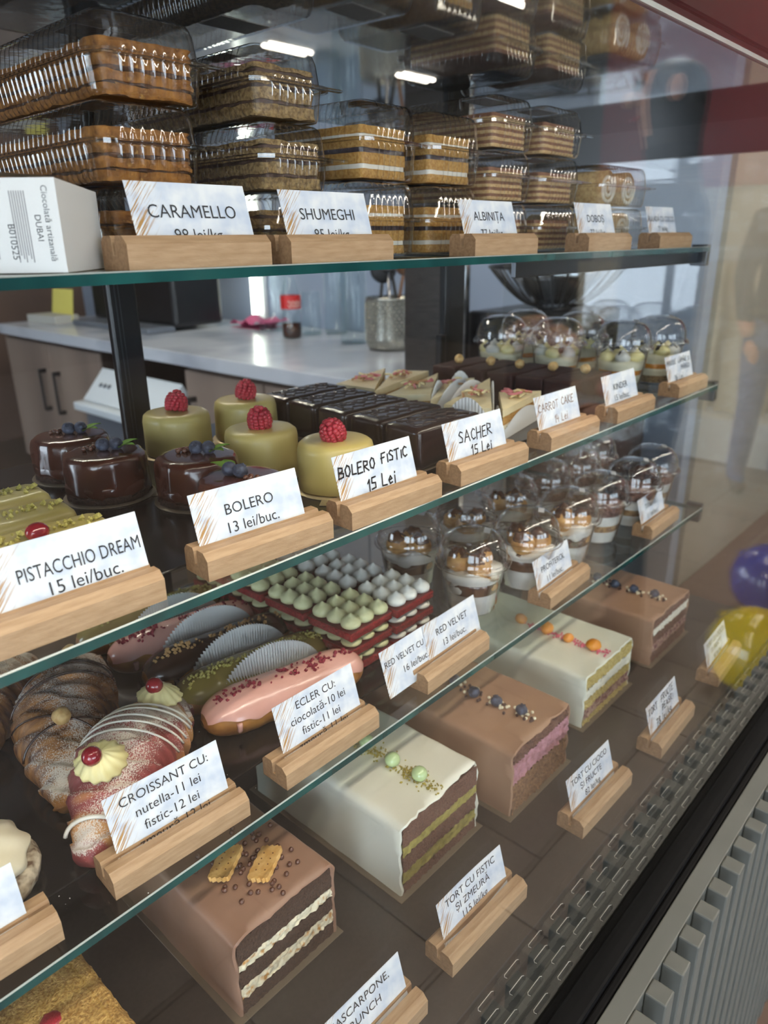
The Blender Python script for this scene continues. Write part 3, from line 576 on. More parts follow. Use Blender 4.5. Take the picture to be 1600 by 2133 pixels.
def slab(name, label, x0, x1, y0, y1, z, layers, kindname, rz=0, amp=.0012, group=None, off=(0, 0)):
    a, b = (x1-x0)/2, (y1-y0)/2
    t = thing(name, label, 'cake', ((x0+x1)/2+off[0], (y0+y1)/2+off[1], z), rz, group)
    zz = .0022
    for i, (h, mt, nm, ins) in enumerate(layers):
        h = h*.97
        obj(nm, (lambda zz=zz, h=h, i=i, ins=ins: rough_layer(a-ins, b-ins, zz, zz+h, amp, i*3.1, 90, .0015 if i == len(layers)-1 else 0)), mt, t, key='%s%d%.3f%.3f%.4f' % (kindname, i, a, b, zz), ang=50)
        zz += h
    return t
LAY = {'caramello': [(.0075, 'honey', 'sponge_layer', 0), (.002, 'honey_dark', 'cream_layer', .001), (.007, 'honey', 'sponge_layer', 0), (.003, 'honey_dark', 'cream_layer', .0012), (.007, 'honey', 'sponge_layer', 0), (.002, 'honey_dark', 'cream_layer', .001), (.009, 'honey', 'crumb_top', 0)],
 'shum': [(.010, 'nutsponge', 'sponge_layer', 0), (.003, 'shum_cream', 'cream_layer', .001), (.009, 'nutsponge', 'sponge_layer', 0), (.003, 'shum_cream', 'cream_layer', .001), (.009, 'nutsponge', 'sponge_layer', 0), (.0025, 'shum_cream', 'cream_layer', .001), (.004, 'nutsponge', 'crumb_top', 0)],
 'alb': [(.0085, 'alb_sponge', 'sponge_layer', 0), (.0045, 'alb_cream', 'cream_layer', .0008), (.0105, 'alb_sponge', 'sponge_layer', 0), (.0045, 'plum', 'jam_layer', .0008), (.0095, 'alb_sponge', 'sponge_layer', 0), (.003, 'alb_cream', 'cream_layer', .0008), (.0075, 'alb_sponge', 'sponge_layer', 0)],
 'dobos': [(.0036, 'dobos_sponge', 'sponge_layer', 0), (.0036, 'dobos_cream', 'cream_layer', .0006)]*4+[(.0036, 'dobos_sponge', 'sponge_layer', 0), (.004, 'dobos_cream', 'cream_layer', .0004)]}
LEV = ['bottom', 'middle', 'top']
H1 = .0566
for k in range(3):
    z = Z1+.0006+k*H1
    dx = (.0, -.004, .004)[k]
    container(.286+dx, .383+dx, .528, .775, z, .0556, 'clear ribbed box of caramel cake, %s of the leftmost stack' % LEV[k], 'car', 0)
    slab('caramel_cake', 'golden caramel layer cake in the %s box of the leftmost stack' % LEV[k], .297+dx, .372+dx, .539, .762, z, LAY['caramello'], 'car', amp=.003, group='boxed caramel cakes')
    dx = (.0, .004, .0)[k]
    container(.428+dx, .515+dx, .53, .765, z, .0556, 'clear ribbed box of nut cake, %s of the second stack from the left' % LEV[k], 'shu', 0)
    slab('nut_cake', 'nut crumb layer cake in the %s box of the second stack from the left' % LEV[k], .439+dx, .504+dx, .541, .752, z, LAY['shum'], 'shu', amp=.003, group='boxed nut cakes')
for k in range(2):
    z = Z1+.0006+k*.0713
    for j, (x0, x1, rz) in enumerate(((.546, .645, .05), (.655, .757, .015))):
        side = ('left', 'right')[j]; r = rz*(1.6 if k else 0)
        container(x0, x1, .53, .68, z, .0703, 'tall clear ribbed box of honey cream cake, %s of the %s stack of two' % (('lower', 'upper')[k], side), 'alb%d' % j, r)
        slab('honey_cream_cake', 'honey cake with plum layer in the %s box of the %s stack of two' % (('lower', 'upper')[k], side), x0+.013, x1-.013, .545, .665, z, LAY['alb'], 'alb%d' % j, r, .0008, 'boxed honey cream cakes')
HD = .0572
for k in range(3):
    z = Z1+.0006+k*HD
    for j, (x0, x1) in enumerate(((.768, .868), (.88, .99))):
        if k == 2: x0 += .0; x1 -= .0
        side = ('left', 'right')[j]
        container(x0, x1, .53, .68, z, .0562, 'clear ribbed box of striped sponge cake, %s of the %s stack of three' % (LEV[k], side), 'dob%d' % j, .03*(k-1))
        slab('striped_cake', 'striped sponge cake in the %s box of the %s stack of three' % (LEV[k], side), x0+.013, x1-.013, .543, .667, z, LAY['dobos'], 'dob%d' % j, .03*(k-1), .0009, 'boxed striped sponge cakes')
def swirl(r, ln):
    b = MB(); n = 90; pts = []
    b.tube([(0, 0, 0), (0, ln, 0)], r, 22, 0)
    sp = []
    for i in range(n):
        t = i/n; a = t*2*PI*2.3; rr = r*(.12+.8*t); sp.append((rr*math.cos(a), -.0006, rr*math.sin(a)))
    b.tube(sp, .0026, 6, 1); return b
for k in range(2):
    z = Z1+.0006+k*HD
    container(1.042, 1.205, .53, .68, z, .0562, 'clear ribbed box of two coconut rolls, %s of the rightmost stack' % ('lower', 'upper')[k], 'rol', 0)
    for j in range(2):
        o = obj('roll_cake', lambda: swirl(.0238, .12), ['roll_sponge', 'roll_cream'], None, (1.083+.066*j+.008*k, .548, z+.0026+.0238), (0, .5*j+k, 0), key='swirl')
        tag(o, 'coconut swirl roll on the %s in the %s box of the rightmost stack' % (('left', 'right')[j], ('lower', 'upper')[k]), 'roll cake', 'boxed coconut rolls')
# white carton of chocolate at the left end
t = thing('chocolate_carton', 'white printed chocolate carton standing on the left end of the top shelf', 'carton', (.216, .458, Z1+.0005), PI/4)
cw, cd, chh = .074, .12, .053           # local: +x face blank (right), -x.. printed face looks to -y
b = MB(); b.add([(0,0,0),(cw,0,0),(cw,cd,0),(0,cd,0),(0,0,chh),(cw,0,chh-.004),(cw,cd,chh-.004),(0,cd,chh)], [(0,3,2,1),(0,1,5,4),(1,2,6,5),(2,3,7,6),(3,0,4,7),(4,5,6,7)])
obj('carton_body', b, 'carton', t, smooth=False)
obj('flap', MB().add([(.001,.0,chh+.0003),(.02,.0,chh-.001),(.02,cd,chh+.009),(.001,cd,chh+.009)], [(0,1,2,3)]).add([(.001,.0,chh+.0007),(.02,.0,chh-.0006),(.02,cd,chh+.0094),(.001,cd,chh+.0094)], [(3,2,1,0)]), 'carton_inside', t, smooth=False)
pr = MB()
def side_text(s, size, y, z):       # runs downwards on the face at local x = 0
    m = text_mesh(s, size, 'LEFT')
    pr.add([(-.0004, y-p[2], z-p[0]) for p in m.v], m.f)
side_text('Ciocolată artizanală', .0052, .0085, chh-.004); side_text('DUBAI', .0052, .0145, chh-.02); side_text('B010525', .0058, .031, chh-.025)
for k in range(12):
    y = .041+.0011*k*1.2; w = (.0004, .0008, .0006, .001)[k % 4]
    pr.add([(-.0004, y, .005), (-.0004, y+w, .005), (-.0004, y+w, .021), (-.0004, y, .021)], [(0,1,2,3)])
obj('print', pr, 'ink', t, smooth=False)
fp = MB()
for k in range(9):
    y = .0185+.0014*k+(.0105 if k > 6 else 0)
    fp.add([(-.0003, y, .006+.002*(k % 3)), (-.0003, y+.0006, .006+.002*(k % 3)), (-.0003, y+.0006, .046), (-.0003, y, .046)], [(0,1,2,3)])
for k in range(6): fp.add([(-.0003, .04+.004*k, .024), (-.0003, .042+.004*k, .024), (-.0003, .042+.004*k, .046), (-.0003, .04+.004*k, .046)], [(0,1,2,3)])
obj('fine_print', fp, 'print_grey', t, smooth=False)
# ------------------------------------------------------------------ middle shelf
def noisy_lathe(prof, n, amp, ns, seed=0, drip=0):
    def fn(p, a, r, z):
        if r < 1e-5: return p
        d = amp*nz((math.cos(a)*2+seed, math.sin(a)*2, z*30), ns)
        q = Vector((p.x+math.cos(a)*d, p.y+math.sin(a)*d, p.z))
        if drip and z < .006: q.z += drip*(.5+.5*math.sin(a*5+seed)*math.sin(a*3+2*seed))
        return q
    return MB().lathe(prof, n, fn=fn)
def board_mesh(): 
    b = MB().lathe([(.0, 0), (.043, 0), (.0435, .0006), (.043, .0012), (0, .0012)], 40)
    return b.rbox(.04, .058, -.009, .009, .0001, .0011, .0003, 1)
def choc_round(v): 
    return noisy_lathe([(.0392, .007), (.0396, .012), (.0394, .02), (.0392, .028), (.0389, .036), (.0383, .040), (.037, .0428), (.0345, .0445), (.029, .0453), (.012, .0453), (0, .0453)], 64, .0022, 1.6, v*1.7, .0)
def drip_skirt(v): return noisy_lathe([(.0392, .001), (.0398, .005), (.0398, .012), (.0385, .015)], 56, .0018, 1.5, v*2.3, .005)
def pist_round(v): return noisy_lathe([(.0375, .001), (.0392, .003), (.039, .012), (.0385, .03), (.0382, .0395), (.0368, .0455), (.0335, .0482), (.026, .0488), (.012, .0486), (0, .0485)], 56, .0011, 1.0, v*1.3)
def raspberry_mesh():
    b = MB(); R = random.Random(5)
    for j in range(7):
        t = j/6; z = .003+.019*t; r = .0098*math.sqrt(max(.05, 1-(t*1.02-.28)**2*1.7)); m = max(3, int(2*PI*r/.0046))
        for k in range(m):
            a = 2*PI*k/m+j*.5; b.ball((r*math.cos(a), r*math.sin(a), z), .0029, 7, 5)
    b.ball((0, 0, .0225), .003, 7, 5); b.ball((0, 0, .011), .0088, 10, 7, sc=(1, 1, 1.15)); return b
def blue_mesh():
    b = MB().ball((0, 0, 0), .0068, 14, 9, sc=(1, 1, .88)); b.lathe([(.0024, .0052), (.0030, .0064), (.0022, .0062), (.0014, .0052)], 10, fn=lambda p, a, r, z: p+Vector((0, 0, .0005*math.cos(5*a)))); return b
def leaf_mesh(): return MB().grid(lambda u, v: Vector((.020*u, .0062*math.sin(PI*u**.85)*(v-.5)*2, .002*math.sin(PI*u)+.002*abs(v-.5))), 8, 4)
def pearl(): return MB().ball((0, 0, 0), .0026, 10, 7)
def choc_bolero(x, y, i, label, rot=0):
    t = thing('chocolate_mini_cake', label, 'mini cake', (x, y, T2), rot, 'chocolate glazed mini cakes')
    obj('cake_board', board_mesh, 'board_grey', t, key='board_g')
    obj('biscuit_base', lambda: noisy_lathe([(.037, .0012), (.0395, .003), (.0395, .008), (.0385, .0095), (0, .0095)], 48, .0022, 4.0), 'biscuit', t, key='biscuit')
    obj('glaze', lambda: choc_round(i), 'glaze_choc', t, key='choc%d' % (i % 2)); obj('glaze_drip', lambda: drip_skirt(i), 'glaze_choc', t, key='drip%d' % i, loc=(0, 0, .004))
    for k, (dx, dy) in enumerate(((-.001, .002), (.011, .004))): obj('blueberry', blue_mesh, 'blueberry', t, (dx, dy, .0508), (.5*k+.8, .3, k), key='blue')
    for k, (a, tl) in enumerate(((-.35, -.22), (.5, -.3))): obj('leaf', leaf_mesh, 'leaf', t, (.0145, -.001, .0475), (.0, tl, a), key='leaf')
    for k, (dx, dy) in enumerate(((-.012, 0), (-.0155, .0035), (-.0115, .005), (-.018, -.002))): obj('chocolate_pearl', pearl, 'pearl_brown', t, (dx, dy, .0475), key='pearl_b')
RC = -math.radians(45)
choc_bolero(.329, .752, 0, 'chocolate glazed round mini cake with blueberries, hindmost of the four', RC)
choc_bolero(.320, .662, 1, 'chocolate glazed round mini cake showing its biscuit rim beside the pistachio bars', RC)
choc_bolero(.372, .583, 2, 'chocolate glazed round mini cake next to the raspberry topped cakes', RC-.3)
choc_bolero(.356, .492, 3, 'chocolate glazed round mini cake right behind the BOLERO card', RC+2.4)
def pist_bolero(x, y, i, label, rr):
    t = thing('pistachio_mini_cake', label, 'mini cake', (x, y, T2), i*.9, 'pistachio glazed mini cakes with raspberry')
    obj('cake_board', board_mesh, 'board_gold', t, key='board_gold', rot=(0, 0, 2.6-i*.9+.4*i))
    obj('glaze', lambda: pist_round(i), 'glaze_pist', t, (0, 0, .0012), key='pist%d' % i)
    obj('raspberry', raspberry_mesh, 'raspberry', t, (.0, .0, .0495), rr, (1.08, 1.08, 1.0), key='rasp')
pist_bolero(.452, .742, 0, 'pistachio glazed mini cake with raspberry beside the black post', (.0, .25, .4))
pist_bolero(.548, .738, 1, 'pistachio glazed mini cake with raspberry half hidden at the back', (.2, -.1, .4))
pist_bolero(.466, .604, 2, 'pistachio glazed mini cake with raspberry in the middle of the group', (-.25, .1, .9))
pist_bolero(.483, .508, 3, 'pistachio glazed mini cake with raspberry, nearest the BOLERO FISTIC card', (-.2, .45, .2))
def scatter(fn, n, size, seed, kinds=1, flat=1.0):
    """loose crumbs: n small irregular tetra/octahedra placed by fn(rnd) -> (x,y,z)"""
    R = random.Random(seed); b = MB()
    for _ in range(n):
        p = fn(R)
        if p is None: continue
        s = size*R.uniform(.45, 1.25); q = [Vector((R.uniform(.6, 1)*a, R.uniform(.6, 1)*c, R.uniform(.6, 1)*d*flat))*s for a, c, d in ((1,0,0),(-1,0,0),(0,1,0),(0,-1,0),(0,0,1),(0,0,-1))]
        rot = Matrix.Rotation(R.uniform(0, 6), 3, 'Z') @ Matrix.Rotation(R.uniform(-.6, .6), 3, 'X')
        b.add([rot @ v+Vector(p) for v in q], [(0,2,4),(2,1,4),(1,3,4),(3,0,4),(2,0,5),(1,2,5),(3,1,5),(0,3,5)])
    return b
for k, (x1, y, lab) in enumerate(((.236, .502, 'pistachio glazed bar with red currant, directly behind the PISTACCHIO DREAM card'), (.232, .555, 'pistachio glazed bar, second from the PISTACCHIO DREAM card'), (.236, .608, 'pistachio glazed bar, third from the PISTACCHIO DREAM card'))):
    t = thing('pistachio_bar', lab, 'cake bar', (x1-.0625, y, T2), -.04+.03*k, 'pistachio glazed bars')
    obj('glaze', lambda: MB().rbox(-.0625, .0625, -.0225, .0225, 0, .043, .008, 3, sub=6, n=40, amp=.0014), 'glaze_pist2', t, key='pbar')
    obj('nut_crumbs', lambda: scatter(lambda R: (R.uniform(-.055, .058), R.gauss(0, .0042), .0432+R.uniform(0, .0025)), 85, .0027, 4), 'crumb_pist', t, key='pbarc', smooth=False, kind='stuff')
    if k == 0: obj('red_currant', MB().ball((.008, -.012, .0485), .0075, 16, 10, sc=(1.1, 1, .9)), 'cherry', t)
# dark glazed bars
def sacher_mesh():
    b = MB().rbox(-.056, .056, -.0265, .0265, 0, .047, .006, 3, sub=6, n=36, amp=.0016); return b
def squiggle(seed):
    R = random.Random(seed); b = MB()
    for q in range(3):
        y = -.012+.012*q+R.uniform(-.002, .002); pts = []
        for i in range(26):
            t = i/25; pts.append((-.046+.092*t+.005*math.sin(t*30+q), y+.0045*math.cos(t*30+q*2)+.002*nz((t*5, q, seed), 2), .0469+.0006*nz((t*9, q, 1), 1)))
        b.tube(pts, .0013, 6)
    return b
for i in range(5):
    t = thing('sacher_bar', 'dark glazed chocolate bar, %s from the SACHER card' % ORD[i], 'cake bar', (.629+.004*i, .501+.0578*i, T2), .02*math.sin(i*2), 'dark glazed chocolate bars behind the SACHER card')
    obj('glaze', sacher_mesh, 'sacher', t, key='sach'); obj('drizzle', lambda: squiggle(1), 'sacher', t, key='sachd'); obj('cake_board', lambda: MB().rbox(-.058, .058, -.0275, .0275, 0, .0008, .0003, 1), 'board_grey', t, key='sachb', smooth=False)
for i in range(5):
    xx, yy = ((1.008, .516), (.997, .564), (.985, .616), (.982, .668), (.968, .72))[i]
    t = thing('hazelnut_bar', 'chocolate bar topped with a hazelnut, %s from the front of its row' % ORD[i], 'cake bar', (.988, yy, T2), 0, 'chocolate bars topped with hazelnuts')
    obj('glaze', lambda: MB().rbox(-.062, .062, -.0238, .0238, 0, .043, .004, 3, sub=6, n=60, amp=.0014), 'kinder', t, key='kind')
    obj('hazelnut', lambda: MB().ball((0, 0, 0), .0078, 12, 8, sc=(1, 1, .92), amp=.12, nz=1.5), 'hazelnut', t, (xx-.988, 0, .0497), (.3*i, .2*i, i), key='hazel')
# carrot cake wedges in paper cases
def tri_layer(P, ins, z0, z1, amp=.0008, seed=0):
    c = Vector((sum(p[0] for p in P)/3, sum(p[1] for p in P)/3)); pts = []
    Q = [Vector(p) for p in P]; Q = [q+(c-q).normalized()*ins for q in Q]
    for i in range(3):
        a, b2 = Q[i], Q[(i+1) % 3]; m = int((b2-a).length/.005)+1
        for k in range(m): pts.append(a.lerp(b2, k/m))
    rings = [[(p.x+amp*nz((p.x+seed, p.y, z*2), 150), p.y+amp*nz((p.x, p.y+seed, z*2), 150), z+amp*.4*nz((p.x, p.y, seed), 90)) for p in pts] for z in (z0, (z0+z1)/2, z1)]
    return MB().loops(rings, cap0=True, cap1=True)
def paper_case(P, h, out=.004):
    c = Vector((sum(p[0] for p in P)/3, sum(p[1] for p in P)/3)); Q = [Vector(p) for p in P]; pts = []
    for i in range(3):
        a, b2 = Q[i], Q[(i+1) % 3]; m = int((b2-a).length/.0022)+1
        n2 = Vector(((b2-a).y, -(b2-a).x)).normalized(); n2 = n2 if n2.dot((a+b2)/2-c) > 0 else -n2
        for k in range(m):
            t = k/m; pts.append((a.lerp(b2, t), n2, (1 if k % 2 else -1), math.sin(PI*t)))
    r = []
    for v in (0, .5, 1):
        r.append([(p.x+n2.x*(out*.2+out*v*(.5+s*.22)), p.y+n2.y*(out*.2+out*v*(.5+s*.22)), .0003+h*v*(.45+.55*w)) for p, n2, s, w in pts])
    return MB().loops(r)
CT = {'c1': ((.731, .763), (.877, .80), (.737, .693)), 'c2': ((.726, .682), (.868, .772), (.899, .728)), 'c3': ((.713, .652), (.893, .704), (.757, .609)), 'c4': ((.726, .584), (.853, .656), (.894, .636)), 'c5': ((.718, .556), (.908, .618), (.737, .497)), 'c6': ((.828, .548), (.87, .508), (.736, .48))}
CL = {'c1': 'farthest left carrot cake wedge beyond the dark glazed bars', 'c2': 'hindmost carrot cake wedge touching the hazelnut bars', 'c3': 'carrot cake wedge cut from the same square as the hindmost one', 'c4': 'carrot cake wedge standing behind an upright paper case', 'c5': 'carrot cake wedge right behind the SACHER card', 'c6': 'carrot cake wedge with two sponge layers showing beside the CARROT CAKE card'}
def curls(seed):
    R = random.Random(seed); b = [MB(), MB(), MB()]
    for k in range(15):
        x, y = R.gauss(0, .006), R.gauss(0, .004); a = R.uniform(0, 6.28); l = R.uniform(.003, .0065); z = .001+.002*R.random()*2
        e = R.uniform(-.4, .5)
        b[k % 3].tube([(x-l*math.cos(a), y-l*math.sin(a), z), (x, y, z+.0006), (x+l*math.cos(a), y+l*math.sin(a), z+l*e)], .0011, 6)
    return b
for i, (k, P) in enumerate(CT.items()):
    t = thing('carrot_cake_wedge', CL[k], 'cake slice', (0, 0, T2), 0, 'carrot cake wedges')
    for nm, mt, z0, z1, ins in (('sponge_layer', 'sponge_tan', .0012, .0125, .002), ('cream_layer', 'white_cream', .0125, .0185, .001), ('sponge_layer', 'sponge_tan', .0185, .0295, .002), ('cream_top', 'cream_yellow', .0295, .0385, .0)):
        obj(nm, tri_layer(P, ins, z0, z1, .0012 if 'sponge' in nm else .0006, i), mt, t, ang=50)
    obj('paper_case', paper_case(P, .03 if k not in ('c4', 'c5') else .05), 'paper_white', t, smooth=False)
    c = Vector((sum(p[0] for p in P)/3, sum(p[1] for p in P)/3))
    cs = curls(i)
    for q, mt in enumerate(('curl_pink', 'curl_cream', 'curl_tan')): obj('chocolate_curls', cs[q], mt, t, (c.x, c.y, .0385), sc=(1.5, 1.5, 1.5))
# dome-lidded cups
def cup_body(): return MB().lathe([(0, .0006), (.028, .0006), (.0305, .002), (.0312, .01), (.0335, .012), (.0415, .062), (.0435, .0655), (.0455, .067), (.0455, .0685), (.0440, .0690)], 40, cap0=False, cap1=False)
def cup_dome(): return MB().lathe([(.0462, .0645), (.0492, .0655), (.0496, .0680), (.0486, .0700), (.0470, .0706), (.0452, .0712), (.0440, .0735), (.0440, .0795), (.0425, .088), (.0385, .097), (.032, .104), (.023, .1085), (.012, .1105), (0, .111)], 44, cap0=False)
def cup_rim():
    return MB().lathe([(.0440, .0712), (.0462, .0714), (.0466, .0722), (.0440, .0726)], 44, cap0=False, cap1=False)
def fill(z0, z1, wob, seed, r=None):
    rr = lambda z: (.0300+(.0095)*max(0, z-.012)/.05 if z > .012 else .029)
    def fn(p, a, rad, z):
        return p if z < z1-1e-6 else p+Vector((0, 0, wob*(math.sin(3*a+seed)+.6*math.sin(5*a+2*seed))*min(1, rad/.02)))
    pr = [(rr(z0), z0), (rr((z0+z1)/2), (z0+z1)/2), (rr(z1), z1), (rr(z1)*.6, z1+.0008), (0, z1+.001)]
    return MB().lathe(pr, 30, fn=fn, cap0=False)
def kissm(): return MB().lathe([(0, 0), (.0092, .0003), (.0122, .0028), (.0130, .0065), (.0120, .0105), (.0092, .0138), (.0060, .0160), (.0032, .0183), (.0014, .0208), (0, .0218)], 18)
def cup(kind, x, y, z, i, label, dome=True):
    t = thing(kind+'_cup', label, 'dessert cup', (x, y, z), i*1.3, {'mousse': 'lemon mango mousse cups', 'profiterole': 'profiterole cups', 'tiramisu': 'tiramisu cups'}[kind])
    obj('cup', cup_body, 'cup_plastic', t, key='cupb')
    d = obj('dome_lid', cup_dome, 'cup_plastic', t, key='cupd'); obj('lid_rim', cup_rim, 'cup_plastic', d, key='cupr')
    obj('date_sticker', lambda: MB().grid(lambda u, v: Vector((-.009+.018*u, -.021+.008*v, .1093+.0012*v)), 4, 2), 'sticker', d, key='cups', rot=(0, 0, -i*1.3+.5), smooth=False)
    if kind == 'mousse':
        obj('crumble', lambda: fill(.002, .014, .001, 1), 'nutsponge', t, key='m0'); obj('cream_layer', lambda: fill(.014, .026, .001, 2), 'mousse', t, key='m1'); obj('mango_layer', lambda: fill(.026, .034, .0012, 3), 'mango', t, key='m2'); obj('mousse_layer', lambda: fill(.034, .048, .001, 4), 'mousse', t, key='m3')
        for k in range(7):
            a = k*2*PI/6; r = .026 if k < 6 else 0
            obj('cream_dot', kissm, 'kiss_white' if k % 2 else 'cream_soft', t, (r*math.cos(a), r*math.sin(a), .048), sc=(.95, .95, .9), key='kissc%d' % (k % 2))
        for k in range(4):
            a = k*1.7+.4; obj('cookie_piece', lambda: MB().rbox(-.006, .006, -.004, .004, -.003, .003, .001, 1), 'oreo', t, (.027*math.cos(a+.5), .027*math.sin(a+.5), .060), (.5, .6, a), key='oreo')
    elif kind == 'profiterole':
        obj('cream_layer', lambda: fill(.002, .03, .004, 1), 'whip', t, key='p0'); obj('sauce_layer', lambda: fill(.03, .046, .006, 2), 'choc_sauce', t, key='p1'); obj('cream_layer', lambda: fill(.046, .056, .004, 3.3), 'whip', t, key='p2')
        for k in range(3):
            a = k*2.1; p = (.0175*math.cos(a), .0175*math.sin(a), .064)
            b = obj('choux_ball', lambda: MB().ball((0, 0, 0), .0165, 16, 10, sc=(1, 1, .9), amp=.12, nz=2), 'profit', t, p, (0, 0, k), key='choux')
            obj('sauce', lambda: MB().ball((.002, 0, .0062), .0136, 16, 10, sc=(1.0, .92, .9), amp=.34, nz=1.6), 'choc_sauce', b, key='sauce')
        obj('choux_ball', MB().ball((.021, -.016, .041), .0105, 14, 9, amp=.1, nz=2), 'profit', t, rot=(0, 0, -i*1.3-.9))
        for k in range(3): obj('cream_dollop', lambda: MB().ball((0, 0, 0), .011, 12, 8, sc=(1, .5, .8)), 'whip', t, (.031*math.cos(k*2.1+1), .031*math.sin(k*2.1+1), .048-.010*(k % 2)), (0, 0, k*2.1+1+PI/2), key='doll')
    else:
        obj('cream_layer', lambda: fill(.002, .02, .001, 1), 'whip', t, key='t0'); obj('biscuit_layer', lambda: fill(.02, .031, .004, 2), 'ladyfinger', t, key='t1'); obj('cream_layer', lambda: fill(.031, .047, .003, 3), 'whip', t, key='t2'); obj('cocoa_top', lambda: fill(.047, .057, .003, 3), 'tiramisu_dust', t, key='t3')
        for k in range(6):
            a = k*1.05; obj('cream_dollop', lambda: MB().ball((0, 0, 0), .0115, 12, 8, sc=(1, 1, .8)), 'tiramisu_dust', t, (.02*math.cos(a), .02*math.sin(a), .06), key='tdol')
        for k in range(3): obj('cream_blob', lambda: MB().ball((0, 0, 0), .0095, 12, 8, sc=(1, .45, .8)), 'whip', t, (.0315*math.cos(k*2.1-.7), .0315*math.sin(k*2.1-.7), .044-.008*(k % 2)), (0, 0, k*2.1-.7+PI/2), key='tblob')
for i, (x, y, l) in enumerate(((1.098, .726, 'leftmost mango mousse cup'), (1.117, .627, 'mango mousse cup in the middle of the front row'), (1.141, .523, 'mango mousse cup between the hazelnut bar card and the mousse card'), (1.244, .508, 'rightmost mango mousse cup, behind its handwritten card'), (1.215, .752, 'mango mousse cup at the very back of the shelf'), (1.229, .645, 'half hidden mango mousse cup in the second row'))):
    cup('mousse', x, y, Z2+.0004, i, l+' on the middle shelf')
for i, (x, y, l) in enumerate(((.708, .497, 'profiterole cup behind the RED VELVET card'), (.816, .484, 'profiterole cup behind the PROFITEROL card'), (.704, .60, 'profiterole cup behind the white topped red cake'), (.818, .59, 'profiterole cup in the second row'), (.927, .483, 'profiterole cup right of the PROFITEROL card'), (.93, .587, 'profiterole cup at the back beside the cocoa dusted cups'))):
    cup('profiterole', x, y, Z3+.0004, i, l)
for i, (x, y, l) in enumerate(((1.033, .486, 'cocoa dusted tiramisu cup next to the profiterole cups'), (1.135, .478, 'cocoa dusted tiramisu cup behind the TIRAMISU card'), (1.236, .49, 'rightmost tiramisu cup of the front row'), (1.04, .59, 'leftmost tiramisu cup of the second row'), (1.145, .59, 'tiramisu cup in the middle of the second row'), (1.245, .61, 'rightmost tiramisu cup of the second row'))):
    cup('tiramisu', x, y, Z3+.0004, i, l)
# ------------------------------------------------------------------ lowest shelf
def croissant_mesh(Ln, R0, bend, W, seed, tip=.30):
    """laminated horn: tapered roll along x with overlapping steps towards the thick middle"""
    nu, nv = 130, 48
    def fn(u, v):
        a = 2*PI*v; s = math.sin(PI*(u*.94+.03))
        r = R0*(tip+(1-tip)*s**1.15)
        ph = W*abs(u-.46)*2+.42*math.cos(a+seed)+.22*math.sin(2*a+seed)+.35*nz((u*3, math.cos(a), math.sin(a)+seed), 1.1)
        f = ph-math.floor(ph)
        r *= 1+.17*(1-f)**1.3-.05
        r *= 1+.009*math.sin(ph*2*PI*4+2*a)+.03*nz((u*9, math.cos(a)*1.2, math.sin(a)*1.2+seed), 1.6)
        if u < .004 or u > .996: r *= .02
        y = r*math.cos(a)*1.08; z = r*math.sin(a)*.86
        z = max(z, -R0*.62*min(1, r/R0*1.2))
        return Vector((Ln*(u-.5), y+bend*(1-(2*u-1)**2), max(.0003, z+R0*.62*(.35+.65*s))))
    b = MB(); b.grid(fn, nu, nv)
    return b
def on_croissant(Ln, R0, bend, u, side):
    s = math.sin(PI*(u*.94+.03)); return Vector((Ln*(u-.5), bend*(1-(2*u-1)**2)+side*R0*.5, R0*.62*(.35+.65*s)+R0*(.3+.7*s)*.86*(1-.25*side*side)*1.05))
def rosette_mesh(R0, H, n=9, tw=1.2):
    def fn(p, a, r, z):
        k = 1+.06*math.cos(n*a+tw*z/H*3); return Vector((p.x*k, p.y*k, p.z))
    return MB().lathe([(R0*.75, 0), (R0, H*.14), (R0*1.0, H*.32), (R0*.82, H*.52), (R0*.78, H*.6), (R0*.55, H*.78), (R0*.28, H*.93), (0, H)], 72, fn=fn)
def arc_over(Ln, R0, bend, u0, u1, k, rad):
    """a thread of icing laid across the roll"""
    pts = []
    for i in range(20):
        t = i/19; a = PI*(.08+.84*t); u = u0+(u1-u0)*t; s = math.sin(PI*(u*.94+.03)); r = R0*(.30+.70*s**1.15)*1.1
        pts.append((Ln*(u-.5), r*math.cos(a)*1.08+bend*(1-(2*u-1)**2), r*math.sin(a)*.86+R0*.62*(.35+.65*s)))
    return MB().tube(pts, rad, 6)
